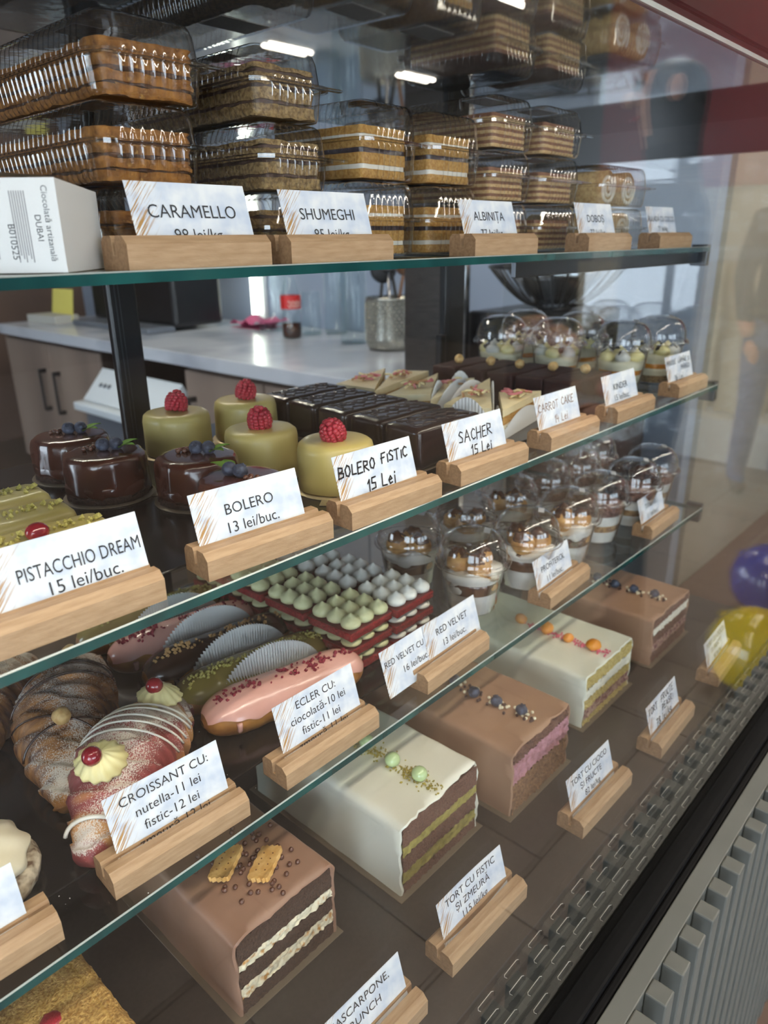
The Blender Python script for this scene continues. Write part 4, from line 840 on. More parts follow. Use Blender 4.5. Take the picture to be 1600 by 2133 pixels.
def croissant(x, y, ang, Ln, R0, kind, label, seed, bend=.012):
    t = thing('croissant', label, 'croissant', (x, y, T3), ang, 'croissants on the lowest shelf')
    obj('pastry', croissant_mesh(Ln, R0, bend, 5, seed, .2 if kind == 'pink' else .27), 'crust_pink' if kind == 'pink' else 'crust', t)
    if kind == 'nut':
        for u, s in ((.27, -.15), (.83, .2)): obj('hazelnut', lambda: MB().ball((0, 0, 0), .0082, 14, 9, amp=.1, nz=1.5), 'hazelnut', t, on_croissant(Ln, R0, bend, u, s)+Vector((0, 0, .005)), key='hazel2')
        for u0, u1 in ((.2, .32), (.36, .22), (.45, .62), (.62, .72), (.74, .66)): obj('chocolate_thread', arc_over(Ln, R0, bend, u0, u1, 0, .0010), 'glaze_dark', t)
    if kind == 'pink':
        for u, s in ((.30, .25), (.80, .0)):
            p = on_croissant(Ln, R0, bend, u, s)
            r = obj('cream_rosette', lambda: rosette_mesh(.0205, .0165, 13, 1.6), 'cream_soft', t, p-Vector((0, 0, .002)), (.15, -.2 if u < .5 else .15, 0), key='ros1')
            obj('cherry', lambda: MB().ball((0, 0, 0), .0082, 16, 10), 'cherry', r, (-.006, .004, .0165), key='cherry')
        for u0, u1 in ((.42, .5), (.47, .56), (.53, .6), (.58, .68), (.63, .72)): obj('white_thread', arc_over(Ln, R0, bend, u0, u1, 0, .0011), 'whip', t)
        obj('icing_streak', arc_over(Ln, R0, bend, .07, .13, 0, .0018), 'whip', t)
croissant(.240, .630, math.radians(60), .235, .0405, 'nut', 'sugar dusted croissant with hazelnuts and chocolate threads', 1.0)
croissant(.243, .522, math.radians(36), .205, .039, 'pink', 'pink glazed croissant with cream rosettes and cherries behind its card', 2.2, .008)
croissant(.186, .708, math.radians(50), .21, .038, 'plain', 'plain sugar dusted croissant at the left edge', 3.1)
# eclairs
EL, ER = .185, .0238
def eclair_pt(u, a, k=1.0):
    s = max(0.02, 1-abs(2*u-1)**5)**.5
    r = ER*s*(1+.03*math.sin(u*9))*k
    y = r*math.cos(a)*1.12; z = r*math.sin(a)*.92
    return Vector((EL*(u-.5), y, max(z, -ER*.62)+ER*.62))
def eclair_body(): 
    return MB().grid(lambda u, v: eclair_pt(u, 2*PI*v)*1.0+Vector((0, .0009*nz((u*14, v*8, 1), 1), .0012*nz((u*12, v*6, 3), 1))), 44, 28)
def eclair_glaze(seed):
    def fn(u, v):
        lo = .06+.05*math.sin(u*17+seed)+.06*nz((u*11, seed, 0), 1.0); a = PI*lo+(PI*(1-2*lo))*v
        uu = .012+.976*u
        p = eclair_pt(uu, a, 1.05); return p+Vector((0, 0, .0012+.0005*nz((u*20, v*6, seed), 1)))
    b = MB().grid(fn, 60, 20)
    for q in range(4):
        u = .15+.22*q+.03*math.sin(seed+q); pts = [eclair_pt(u, -.02+.18-.13*k, 1.055) for k in range(5)]; pts2 = [eclair_pt(u, PI+.02-.18+.13*k, 1.055) for k in range(5)]
        b.tube(pts2, [.003, .003, .0026, .0028, .0015], 6)
    return b
def fluted(Ln, H, D, n=40):
    """pleated paper liner standing up along the side of the pastry"""
    def fn(u, v):
        a = (u-.5)*2; rise = math.sqrt(max(.02, 1-a*a)); w = .0022*(1 if int(u*n*2) % 2 else -1)*(.3+.7*v)
        return Vector((Ln*a*.5*(.9+.1*v), D*(.2+.8*v)+w, .001+H*v*rise))
    return MB().grid(fn, n*2, 4)
EC = [(.405, .5135, -12, 'pink', 'pink glazed eclair with raspberry crumbs, nearest its card', 'crumb_raspberry', 'glaze_pink', True), (.405, .567, -9, 'green', 'olive green pistachio glazed eclair', 'crumb_pist', 'glaze_green', True), (.408, .631, -8, 'dark', 'dark chocolate glazed eclair with chopped nuts', 'crumb_nut', 'glaze_dark', True),
      (.40, .69, -9, 'pink2', 'pink glazed eclair behind the chocolate one', 'crumb_raspberry', 'glaze_pink', True), (.395, .757, -6, 'green2', 'pistachio glazed eclair at the back of the row', 'crumb_pist', 'glaze_green', False)]
for i, (x, y, a, kd, lab, cm, gm, pap) in enumerate(EC):
    t = thing('eclair', lab, 'eclair', (x, y, T3+.0005), math.radians(a), 'eclairs on the lowest shelf')
    obj('choux', eclair_body, 'choux', t, key='ecb'); obj('glaze', eclair_glaze(i*1.7), gm, t)
    def place(R, gm=gm):
        u = R.uniform(.07, .95)
        if gm != 'glaze_green' and abs(math.sin(u*7.5)) < .35 and R.random() < .8: return None
        a2 = PI/2+R.gauss(.12, .16); p = eclair_pt(u, a2, 1.06); return (p.x, p.y, p.z+.0022)
    obj('crumbs', scatter(place, 190 if gm == 'glaze_green' else 120, {'glaze_green': .0024, 'glaze_dark': .0030, 'glaze_pink': .0030}[gm], 11+i), cm, t, smooth=False, kind='stuff')
    if pap: obj('paper_liner', lambda: fluted(.125, .056, .004), 'paper_white', t, (.0, .0255, 0), key='flute', smooth=False)
# red velvet squares: three sponge sheets with piped dots between and on top
def rv(x, y, top, label, seed):
    t = thing('red_velvet_square', label, 'cake', (x, y, T3 if x < .6 else Z3+.0005), .02*math.sin(seed), 'red velvet squares with piped cream')
    km = 'kiss_green' if top == 'green' else 'kiss_white'
    for k in range(3):
        z0 = .0008+k*.021
        o = obj('sponge_sheet', lambda: MB().rbox(-.035, .035, -.034, .034, 0, .0095, .0012, 1, sub=8, n=160, amp=.0012), 'red_sponge', t, (0, 0, z0), (0, 0, .02*(k-1)), key='rvs')
        obj('moist_top', lambda: MB().rbox(-.0345, .0345, -.0335, .0335, .0, .0006, .0002, 1, n=100, amp=.0003), 'red_top', o, (0, 0, .0096), key='rvt')
        for i in range(3):
            for j in range(3):
                obj('cream_kiss', kissm, km, t, (-.0225+.0225*i+.001*math.sin(seed+i*3+j), -.022+.022*j, z0+.0103), (0, 0, i+j*2), (.9, .9, .78) if k == 2 else (.92, .92, .475), key='kiss'+top)
rv(.519, .532, 'green', 'pistachio topped red velvet square nearest the eclairs and the card', 1)
rv(.592, .53, 'white', 'white topped red velvet square in the front row', 2)
rv(.516, .606, 'green', 'pistachio topped red velvet square in the second row', 3)
rv(.589, .604, 'white', 'white topped red velvet square in the second row', 4)
rv(.514, .68, 'green', 'pistachio topped red velvet square in the third row', 5)
rv(.587, .678, 'white', 'white topped red velvet square in the third row', 6)
rv(.512, .754, 'green', 'pistachio topped red velvet square in the back row', 7)
# meringue nest at the left edge
t = thing('meringue_nest', 'cream topped meringue nest cut by the left edge of the photo', 'meringue', (.098, .508, T3), 0)
obj('nest', noisy_lathe([(.036, 0), (.043, .004), (.0445, .012), (.041, .018), (0, .019)], 50, .002, 2.0), 'powdery', t)
obj('cream_swirl', rosette_mesh(.038, .036, 8, 2.2), 'meringue', t, (0, 0, .017))
o = obj('sugar_specks', scatter(lambda R: (.235+R.gauss(0, .05), .50+R.gauss(0, .04), T3+.0004) if R.random() < .7 else (.19+R.gauss(0, .012), .475+R.gauss(0, .008), T3+.0004), 130, .0007, 77, flat=.4), 'paper_white', None, smooth=False, kind='stuff')
tag(o, 'specks of icing sugar spilled on the black sheet around the croissants', 'sugar')
# ------------------------------------------------------------------ deck: loaf cakes with a cut front
def loaf(name, label, x0, x1, y0, y1, h, frost, layers, tops, seed, rt=.007, ragged=.0028):
    t = thing(name, label, 'loaf cake', ((x0+x1)/2, y0, ZD), 0, 'loaf cakes on the deck')
    a = (x1-x0)/2; Ln = y1-y0
    def loop(ins, n=10):
        pts = [(-a+ins, 0)]; 
        N = 10
        for k in range(1, N): pts.append((-a+ins+.001*0, (h-rt)*k/N))
        for k in range(7): 
            q = PI-PI/2*k/6; pts.append((-a+rt+(rt-ins)*math.cos(q), h-rt+(rt-ins)*math.sin(q)))
        for k in range(1, 16): pts.append((-a+rt+(2*a-2*rt)*k/16, h-ins))
        for k in range(7):
            q = PI/2-PI/2*k/6; pts.append((a-rt+(rt-ins)*math.cos(q), h-rt+(rt-ins)*math.sin(q)))
        for k in range(N-1, 0, -1): pts.append((a-ins, (h-rt)*k/N))
        pts.append((a-ins, 0)); return pts
    out, inn = loop(0), loop(.0042)
    rows = []; NY = 26
    def P(x, z, y, am=.0011):
        return Vector((x+am*nz((x*3+seed, y*2, z*3), 14), y, z+(am*nz((x*2, y*3+seed, z), 12) if z > .002 else 0)))
    ed = [.002+ragged*nz((x*2+seed, z*2, 1.3), 38)+ragged*.6*nz((x, z, seed), 120) for x, z in out]
    rows.append([P(x, z, .03) for x, z in inn])
    rows.append([P(x*1.0, z, e+.0012) for (x, z), e in zip(inn, ed)])
    rows.append([P(x*.985+.015*x, z, e-.0006) for (x, z), e in zip([((p[0]+q[0])/2, (p[1]+q[1])/2) for p, q in zip(inn, out)], ed)])
    rows.append([P(x, z, e+.0006) for (x, z), e in zip(out, ed)])
    for k in range(1, NY+1): rows.append([P(x, z, .004+(Ln-.004)*k/NY) for x, z in out])
    b = MB(); n = len(out)
    vs = [p for r in rows for p in r]; fs = [(j*n+k, j*n+k+1, (j+1)*n+k+1, (j+1)*n+k) for j in range(len(rows)-1) for k in range(n-1)]
    fs.append(tuple((len(rows)-1)*n+k for k in range(n))); b.add(vs, fs)
    obj('frosting', b, frost, t, ang=60)
    zz = .0004; H = h-.0034
    for i, (fr, mt, nm, rg) in enumerate(layers):
        dz = fr*H; wob = .0016
        def face(u, v, zz=zz, dz=dz, i=i, rg=rg):
            x = (-a+.0035)+(2*a-.007)*u
            zl = zz+(wob*nz((x*2, i*3.3, seed), 25) if i else 0); zh = zz+dz+(wob*nz((x*2, (i+1)*3.3, seed), 25) if i < len(layers)-1 else 0)
            zc = zl+(zh-zl)*v; return Vector((x, .0022+rg*nz((x*2, zc*2+i, seed), 110)+rg*.8*nz((x, zc, seed+i), 320), zc))
        m = MB().grid(face, 70, 7)
        m.box(-a+.004, a-.004, .006, .012, zz, zz+dz)
        obj(nm, m, mt, t)
        zz += dz
    obj('cake_board', MB().rbox(-a-.006, a+.004, -.004, Ln+.01, .0, .0012, .0004, 1), 'board_grey', t, smooth=False)
    tops(t, a, h, Ln)
    return t
def bis_mesh():
    b = MB(); pts = []; n = 64; w, l = .0105, .0195
    for k in range(n):
        a = 2*PI*k/n; x = w*max(-1, min(1, 1.28*math.cos(a))); y = l*max(-1, min(1, 1.28*math.sin(a))); s = 1+.045*math.cos(16*a); pts.append((x*s, y*s))
    b.prism(pts, 0, .005)
    for y in (-.010, -.0033, .0033, .010):
        for x in (-.0045, .0045): b.ball((x, y, .005), .0008, 6, 4, mi=1)
    return b
def tops1(t, a, h, Ln):
    for (x, y, r) in ((-.012, .072, -1.0), (.012, .044, -1.05)): obj('biscuit', bis_mesh, ['cookie', 'cookie_hole'], t, (x, y, h+.002), (.0, -.2, r), key='bis', smooth=False)
    R = random.Random(8)
    for k in range(80):
        x, y = R.gauss(.004, .022), .052+R.gauss(0, .03)
        if abs(x) > a-.006 or y < .008 or y > .115: continue
        obj('chocolate_pearl', pearl, 'pearl_brown', t, (x, y, h+.0022), sc=(.95,)*3, key='pearl_b')
def tops2(t, a, h, Ln):
    obj('pistachio_crumbs', scatter(lambda R: (R.gauss(0, .0055), R.choice((.02, .045, .045, .075, .1, .125))+R.gauss(0, .008), h+R.uniform(0, .002)), 420, .0018, 21), 'crumb_pist2', t, smooth=False, kind='stuff')
    for x, y in ((.0, .033), (-.002, .07), (.001, .112)): obj('green_bean', lambda: MB().ball((0, 0, .0075), .0088, 20, 12, sc=(1, 1, .9)), 'bean_green', t, (x, y, h-.0005), key='bean')
def berry_tops(t, a, h, Ln):
    R = random.Random(31)
    for y in (.035, .068, .1, .135): obj('blueberry', blue_mesh, 'blueberry', t, (.004*math.sin(y*50), y, h+.006), (.4, .3, y*30), (1.12,)*3, key='blue')
    for k in range(70):
        x, y = R.gauss(0, .0062), R.uniform(.012, .15)
        obj('sugar_pearl' if k % 2 else 'chocolate_pearl', pearl, 'pearl_white' if k % 2 else 'pearl_dark', t, (x, y, h+.0016+R.uniform(0, .0022)), sc=(.78,)*3, key='pearl_w' if k % 2 else 'pearl_d')
def tops4(t, a, h, Ln):
    R = random.Random(41)
    for y, s in ((.03, 1.0), (.068, .78), (.105, 1.05), (.15, .9)): obj('orange_berry', lambda: MB().ball((0, 0, .0075), .0095, 16, 10, sc=(1, 1.15, .9), amp=.08, nz=1.5), 'physalis', t, (.002*math.sin(y*60), y, h-.0005), (0, 0, y*20), (s,)*3, key='phys')
    for k in range(90):
        x, y = R.gauss(0, .0038), R.choice((.018, .05, .087, .13))+R.gauss(0, .008)
        obj('pink_sprinkle', pearl, 'sprinkle_pink', t, (x, max(.008, y), h+.0012+R.uniform(0, .0015)), sc=(.6,)*3, key='pearl_p')
loaf('biscuit_loaf_cake', 'milk chocolate loaf cake topped with two biscuits', .236, .352, .392, .62, .088, 'choc_butter', [(.2, 'sponge_dark', 'sponge_layer', .0012), (.17, 'cream_chunky', 'cream_layer', .0022), (.21, 'sponge_dark', 'sponge_layer', .0012), (.13, 'cream_chunky', 'cream_layer', .002), (.29, 'sponge_dark', 'sponge_layer', .0012)], tops1, 1.0)
loaf('pistachio_loaf_cake', 'white frosted loaf cake with green beans and pistachio crumbs', .423, .555, .37, .605, .091, 'white_frost', [(.16, 'sponge_choc2', 'sponge_layer', .0015), (.17, 'pist_cream', 'cream_layer', .0014), (.24, 'sponge_choc2', 'sponge_layer', .0015), (.13, 'pist_cream', 'cream_layer', .0014), (.30, 'sponge_choc2', 'sponge_layer', .0015)], tops2, 2.0, .008, .0045)
loaf('blueberry_loaf_cake', 'light brown loaf cake with pink filling and blueberries', .590, .722, .349, .6, .09, 'choc_butter2', [(.5, 'sponge_brown', 'sponge_layer', .004), (.33, 'berry_mousse', 'mousse_layer', .0035), (.17, 'sponge_choc2', 'sponge_layer', .0035)], berry_tops, 3.0)
loaf('white_fruit_loaf_cake', 'white loaf cake with orange berries and pink sprinkles', .794, .94, .366, .61, .081, 'white_frost2', [(.14, 'sponge_yellow', 'sponge_layer', .002), (.2, 'berry_jam', 'fruit_layer', .0022), (.2, 'sponge_yellow', 'sponge_layer', .002), (.2, 'white_cream', 'cream_layer', .002), (.26, 'sponge_yellow', 'sponge_layer', .002)], tops4, 4.0)
loaf('farthest_loaf_cake', 'farthest brown loaf cake with blueberries at the right end', 1.006, 1.15, .363, .6, .081, 'choc_butter2', [(.26, 'sponge_choc2', 'sponge_layer', .003), (.2, 'berry_jam', 'fruit_layer', .0025), (.2, 'sponge_choc2', 'sponge_layer', .003), (.16, 'white_cream', 'cream_layer', .002), (.18, 'sponge_choc2', 'sponge_layer', .002)], berry_tops, 5.0)
t = thing('crumb_cake', 'golden crumb coated cake with raspberry pieces in the bottom left corner', 'cake', (.083, .37, ZD), .0)
def crumb_block():
    return MB().rbox(-.085, .074, -.02, .145, 0, .062, .006, 3, sub=28, n=200, amp=.0032)
obj('crumb_crust', crumb_block, 'crumb_gold', t)
for x, y in ((.03, .095), (-.01, .06), (.038, .045), (-.03, .11)): obj('raspberry_piece', lambda: MB().ball((0, 0, 0), .0085, 14, 9, sc=(1, .9, .35), amp=.25, nz=4), 'raspberry', t, (x, y, .062), (0, 0, x*60), key='raspflat')
# ------------------------------------------------------------------ kitchen behind the case
KX = 1.72; ZK = .9
t = thing('kitchen_cabinet', 'grey oak base cabinet with black bar handles', 'cabinet', (0, 0, 0), 0, 'base cabinets behind the case')
obj('cabinet_body', B(KX+.02, 2.66, 3.47, 4.58, .1, ZK-.06), 'dark_wood', t, smooth=False)
for y0, y1, hy in ((4.02, 4.575, 4.10), (3.475, 4.01, 3.93)):
    d = obj('door', MB().rbox(KX, KX+.019, y0, y1, .12, ZK-.075, .002, 1), 'cabinet_wood', t, smooth=False)
    obj('handle', MB().rbox(KX-.04, KX-.028, hy-.008, hy+.008, .46, .69, .003, 1).box(KX-.03, KX-.0005, hy-.01, hy+.01, .46, .48).box(KX-.03, KX-.0005, hy-.01, hy+.01, .67, .69), 'wire_black', d, smooth=False)
t = thing('kitchen_cabinet', 'grey oak base cabinet right of the dishwashing niche', 'cabinet', (0, 0, 0), 0, 'base cabinets behind the case')
obj('cabinet_body', B(KX+.02, 2.66, 1.1, 2.72, .1, ZK-.06), 'dark_wood', t, smooth=False)
for y0, y1, hy in ((2.2, 2.72, 2.66), (1.66, 2.19, 1.75), (1.11, 1.65, 1.58)):
    d = obj('door', MB().rbox(KX, KX+.019, y0, y1, .12, ZK-.075, .002, 1), 'cabinet_wood', t, smooth=False)
    obj('handle', MB().rbox(KX-.04, KX-.028, hy-.008, hy+.008, .56, .72, .003, 1).box(KX-.03, KX-.0005, hy-.01, hy+.01, .7, .72), 'wire_black', d, smooth=False)
tag(obj('worktop', MB().rbox(KX-.02, 2.67, 1.08, 4.6, ZK-.055, ZK, .003, 2), 'marble', None, smooth=False), 'pale marble worktop running along the kitchen wall', 'worktop')
t = thing('label_printer', 'white appliance with slanted panel standing under the worktop', 'appliance', (1.6, 3.1, 0))
obj('appliance_body', MB().rbox(0, .42, -.35, .34, .0, .58, .01, 2), 'appliance_grey', t, smooth=False)
obj('ledge', MB().rbox(-.05, .42, -.36, .35, .5805, .62, .008, 2), 'appliance_white', t, smooth=False)
obj('panel', MB().add([(.0, -.35, .625), (.0, .34, .625), (.12, .34, .76), (.12, -.35, .76), (.2, -.35, .625), (.2, .34, .625)], [(0,1,2,3), (3,2,5,4), (0,3,4), (1,5,2), (0,4,5,1)]), 'appliance_white', t, smooth=False)
for k in range(3): obj('button', lambda: MB().lathe([(.012, 0), (.012, .004), (0, .004)], 12), 'appliance_grey', t, (.06, .26-.04*k, .694), (0, -math.radians(48), 0), key='btn')
# things on the worktop
def tg(o, l, c, g=None): return tag(o, l, c, g)
t = thing('cola_bottle', 'curvy glass cola bottle nearly empty with red label on the worktop', 'bottle', (2.31, 2.70, ZK))
obj('glass', MB().lathe([(0, .002), (.042, .002), (.046, .012), (.047, .05), (.043, .10), (.044, .13), (.046, .17), (.042, .21), (.028, .26), (.019, .30), (.0175, .35), (.02, .352), (.02, .36)], 28, cap0=False, cap1=False), 'bottle_glass', t)
obj('drink', MB().lathe([(0, .004), (.04, .004), (.044, .014), (.045, .07), (0, .07)], 24), 'cola', t)
lb = obj('label', MB().lathe([(.0478, .135), (.0478, .195)], 28, cap0=False, cap1=False), 'red_label', t)
sc = MB()
for k in range(2):
    pts = []
    for i in range(22):
        u = i/21; a = math.radians(215+70*u); z = .165-.016*k+.007*math.sin(u*20+k*2); pts.append((.0484*math.cos(a), .0484*math.sin(a), z))
    sc.tube(pts, .0016, 5)
obj('script_mark', sc, 'white_sheet', lb)
def jar(x, y, r, h, l):
    t = thing('glass_jar', l, 'jar', (x, y, ZK), 0, 'clear glasses and jars on the worktop')
    obj('glass', MB().lathe([(0, .003), (r*.9, .003), (r, .012), (r, h*.8), (r*.9, h*.9), (r*.95, h)], 24, cap0=False, cap1=False), 'bottle_glass', t)
    obj('foot', MB().lathe([(r*.95, 0), (r*.97, .008), (r*.9, .010), (0, .009)], 24), 'bottle_glass', t)
jar(2.47, 3.03, .075, .3, 'wide clear glass dome left of the cola bottle'); jar(2.47, 2.74, .05, .2, 'low clear glass right behind the cola bottle'); jar(2.56, 2.66, .055, .42, 'tall clear glass cylinder near the metal pot'); jar(2.36, 2.34, .06, .34, 'clear glass vase beside the metal pot')
t = thing('utensil_pot', 'hammered steel pot full of ladles on the worktop', 'pot', (2.33, 2.09, ZK))
obj('pot_body', MB().lathe([(0, .002), (.088, .002), (.103, .014), (.108, .05), (.106, .205), (.108, .21), (.104, .212), (.102, .19), (.1, .03), (0, .02)], 40, cap0=False), 'hammered', t)
dm = MB()
for j in range(11):
    for k in range(30): a = 2*PI*(k+.5*(j % 2))/30; dm.ball((.1075*math.cos(a), .1075*math.sin(a), .045+.0142*j), .0042, 6, 4)
obj('dimples', dm, 'hammered', t, kind='stuff')
for k, (dx, dy, an, hh, m, r) in enumerate(((-.035, .05, .2, .3, 'ladle_dark', .055), (-.03, -.02, -.02, .335, 'ladle', .048), (.02, -.055, -.35, .36, 'ladle_dark', .04), (.05, .04, .35, .32, 'wood_spoon', .045))):
    u = obj('ladle' if k != 3 else 'spoon', MB().tube([(0, 0, .02), (0, 0, hh-r)], .007, 8).ball((0, 0, hh), r, 18, 12, sc=(.45, 1, 1)), m, None, (2.33+dx, 2.09+dy, ZK+.02), (an*.5, 0, .7))
    tag(u, '%s leaning in the steel pot' % ('dark round ladle', 'bright steel ladle', 'dark flat turner', 'brown wooden spoon', 'small steel ladle')[k], 'utensil')
o = obj('carton_box', MB().rbox(0, .2, -.1, .1, 0, .19, .004, 1), 'carton', None, (2.44, 3.82, ZK), (0, 0, .35), smooth=False); tag(o, 'plain white box on the worktop near the corner', 'box')
o = obj('cloth', MB().grid(lambda u, v: Vector((.2*u, .26*v, .03+.018*math.sin(u*7)*math.sin(v*6)+.012*math.sin(v*17))), 12, 16).grid(lambda u, v: Vector((.2*u, .26*v, 0)), 1, 1), 'pink_cloth', None, (2.42, 3.08, ZK+.0005)); tag(o, 'crumpled pink cloth lying on the worktop', 'cloth')
t = thing('espresso_machine', 'black coffee machine block on the worktop with notes leaning on it', 'machine', (2.1, 3.66, ZK))
obj('machine_body', MB().rbox(0, .3, -.3, .55, .02, .5, .02, 2), 'frame_black', t, smooth=False); obj('drip_tray', MB().rbox(-.16, -.001, -.3, .5, 0.0, .03, .005, 1), 'appliance_grey', t, smooth=False)
o = obj('note_block', MB().add([(0, 0, 0), (0, .26, 0), (.05, .3, .17), (.05, .05, .17), (.004, 0, 0), (.004, .26, 0), (.054, .3, .17), (.054, .05, .17)], [(0,1,2,3), (7,6,5,4), (0,3,7,4), (1,5,6,2), (2,6,7,3)]), 'yellow_paper', None, (1.98, 4.24, ZK+.012), smooth=False); tag(o, 'yellow ruled note sheet propped on the worktop', 'paper')
o = obj('booklet', MB().rbox(0, .15, 0, .3, 0, .045, .003, 1), 'grey_paper', None, (1.88, 4.24, ZK), (0, 0, .1), smooth=False); tag(o, 'pale grey booklet lying left of the yellow note', 'book')
o = obj('picture_frame', MB().rbox(0, .02, 0, .34, 0, .24, .004, 1), 'grey_paper', None, (2.42, 4.36, ZK+.0), (0, .15, 0), smooth=False); tag(o, 'small framed sheet leaning in the dark corner', 'frame')
t = thing('reflection_strip', 'glowing vertical strip standing in for a bright reflection on the kitchen wall', 'lamp', (2.66, 3.36, ZK+.02))  # emissive strip added in place of a bright reflection on the wall
obj('strip_base', MB().rbox(-.01, .018, -.04, .04, 0, .75, .004, 1), 'fixture', t, smooth=False); obj('tube', MB().tube([(-.04, 0, .03), (-.04, 0, .72)], .022, 10), 'reflection_glow', t)
# black wire fruit bowl, steel bowl and stand
t = thing('wire_fruit_bowl', 'black wire fruit bowl with curved ribs', 'bowl', (2.14, 1.22, 1.118))
def bowl_r(h): return .05+.16*(h/.125)**.6
for k in range(28):
    a = 2*PI*k/28; obj('rib', lambda: MB().tube([(bowl_r(.125*q/10), 0, .125*q/10+.006) for q in range(11)], .0032, 6), 'wire_black', t, rot=(0, 0, a), key='rib')
obj('rim_wire', MB().tube([(bowl_r(.125)*math.cos(2*PI*k/48), bowl_r(.125)*math.sin(2*PI*k/48), .131) for k in range(49)], .005, 8), 'wire_black', t)
obj('foot_ring', MB().lathe([(.055, 0), (.055, .008), (.05, .01), (0, .008)], 30), 'wire_black', t)
o = obj('steel_bowl', MB().lathe([(0, 0), (.04, .002), (.09, .03), (.13, .075), (.15, .11), (.147, .11), (.126, .075), (.085, .034), (0, .006)], 44), 'steel', None, (2.14, 1.22, 1.135)); tag(o, 'polished steel bowl nested inside the wire fruit bowl', 'bowl')
t = thing('coffee_grinder', 'dark appliance with steel column under the wire bowl', 'appliance', (2.0, 1.36, ZK))
obj('grinder_body', MB().rbox(-.05, .34, -.27, .06, 0, .218, .01, 2), 'frame_black', t, smooth=False)
obj('steel_column', MB().tube([(-.09, .06, 0), (-.09, .06, .62)], .028, 20), 'steel', t)
obj('steel_panel', MB().rbox(-.2, -.13, .05, .2, 0, .6, .004, 1), 'steel', t, smooth=False)
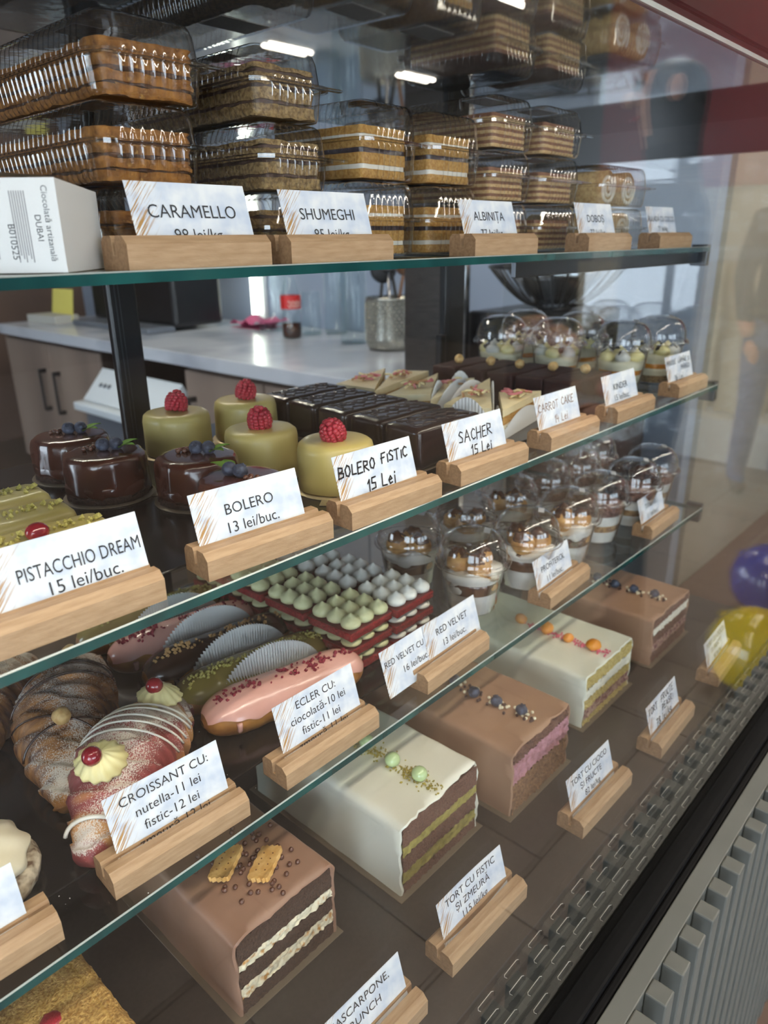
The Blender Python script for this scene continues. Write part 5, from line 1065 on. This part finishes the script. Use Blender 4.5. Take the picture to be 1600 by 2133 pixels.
# ------------------------------------------------------------------ customer side: balloons and people mirrored in the glass
def balloon(x, y, z, r, m, l):
    t = thing('balloon', l, 'balloon', (x, y, z), .4)
    obj('skin', MB().lathe([(0, -r), (r*.45, -r*.9), (r*.8, -r*.6), (r, -.05*r), (r*.97, r*.35), (r*.74, r*.78), (r*.4, r*1.02), (.012, r*1.14), (.008, r*1.17)], 40, cap1=True), m, t, rot=(1.2, .3, 0))
    obj('knot', MB().lathe([(.008, r*1.17), (.006, r*1.19), (.015, r*1.24)], 12), m, t, rot=(1.2, .3, 0))
balloon(2.732, -.211, .139, .135, 'balloon_blue', 'shiny blue balloon lying on the shop floor')
balloon(2.175, -.09, .142, .138, 'balloon_yellow', 'shiny yellow balloon lying on the shop floor against the slats')
def person(x, y, rz, label, top, legs, sh, seed):
    t = thing('person', label, 'person', (x, y, 0), rz)
    me = bpy.data.meshes.new('body')
    V = [(0,0,.95),(0,.01,1.1),(0,.0,1.28),(0,0,1.42),(0,.0,1.50),(0,.015,1.60),(0,.02,1.68),(0,.01,1.745),
         (.17,0,1.40),(.23,.02,1.16),(.19,.2,1.05),(.14,.27,1.10),(-.17,0,1.40),(-.23,.0,1.14),(-.22,.08,.93),(-.21,.12,.85),
         (.1,0,.86),(.11,.02,.50),(.11,-.02,.1),(.115,.11,.035),(-.1,0,.86),(-.11,.03,.50),(-.12,0,.1),(-.13,.13,.035)]
    E = [(0,1),(1,2),(2,3),(3,4),(4,5),(5,6),(6,7),(3,8),(8,9),(9,10),(10,11),(3,12),(12,13),(13,14),(14,15),(0,16),(16,17),(17,18),(18,19),(0,20),(20,21),(21,22),(22,23)]
    Rr = {0:(.16,.115),1:(.15,.11),2:(.17,.12),3:(.12,.09),4:(.055,.06),5:(.072,.085),6:(.078,.098),7:(.05,.06),8:(.07,.07),9:(.052,.052),10:(.042,.042),11:(.04,.03),12:(.07,.07),13:(.052,.052),14:(.042,.042),15:(.04,.03),16:(.095,.1),17:(.065,.068),18:(.05,.052),19:(.045,.035),20:(.095,.1),21:(.065,.068),22:(.05,.052),23:(.045,.035)}
    me.from_pydata(V, E, []); o = bpy.data.objects.new('body', me); COL.objects.link(o); o.parent = t
    sm = o.modifiers.new('skin', 'SKIN'); 
    bmx = bmesh.new(); bmx.from_mesh(me); ly = bmx.verts.layers.skin.verify()
    for i, v in enumerate(bmx.verts): v[ly].radius = Rr[i]; v[ly].use_root = (i == 0)
    bmx.to_mesh(me); bmx.free()
    sb = o.modifiers.new('sub', 'SUBSURF'); sb.levels = 2; sb.render_levels = 2
    bpy.context.view_layer.update()
    m2 = bpy.data.meshes.new_from_object(o.evaluated_get(bpy.context.evaluated_depsgraph_get()))
    o.modifiers.clear(); o.data = m2
    for k in (top, legs, sh, 'skin', 'hair'): m2.materials.append(M[k])
    for p in m2.polygons:
        c = p.center; p.use_smooth = True
        p.material_index = 0 if c.z < 1.54 else 3
        if c.z < .93: p.material_index = 1
        if c.z < .09: p.material_index = 2
        if (c.z < 1.12 and c.y > .19 and c.x > .1) or (c.z < .93 and c.x < -.17 and c.z > .7 and c.y > .06): p.material_index = 3
        if c.z > 1.72 or (c.z > 1.54 and c.y < .07): p.material_index = 4
    f = MB(); f.ball((0, .118, 1.655), .017, 10, 7, sc=(.8, 1.3, 1.2)); obj('nose', f, 'skin', t)
    for s in (-1, 1):
        obj('ear', MB().ball((s*.084, .015, 1.665), .026, 10, 7, sc=(.4, .8, 1.15)), 'skin', t); obj('eye', MB().ball((s*.033, .103, 1.685), .011, 10, 7), 'hair', t)
    obj('mouth', MB().tube([(-.025, .1, 1.612), (0, .108, 1.609), (.025, .1, 1.612)], .005, 6), 'raspberry', t)
    for s, hx, hy, hz in ((1, .125, .30, 1.10), (-1, -.205, .135, .80)):
        h = obj('hand', MB().ball((0, 0, 0), .042, 12, 8, sc=(.5, .95, .95)), 'skin', t, (hx, hy, hz))
        for k in range(5):
            ln = (.045, .07, .076, .07, .055)[k]; zz = .03-.018*k
            obj('finger', MB().tube([(0, .02, zz), (.004*s, .02+ln*.6, zz-.008), (-.01*s, .02+ln, zz-.022)], [.0095, .0088, .007], 8), 'skin', h)
    return t
person(2.02, -.46, 2.7, 'person in dark jacket standing near the far end of the case', 'cloth_dark', 'cloth_dark', 'shoe', 1)
person(4.2, -.7, .9, 'person in blue jeans standing by the shop wall', 'cloth_dark', 'denim', 'shoe', 2)
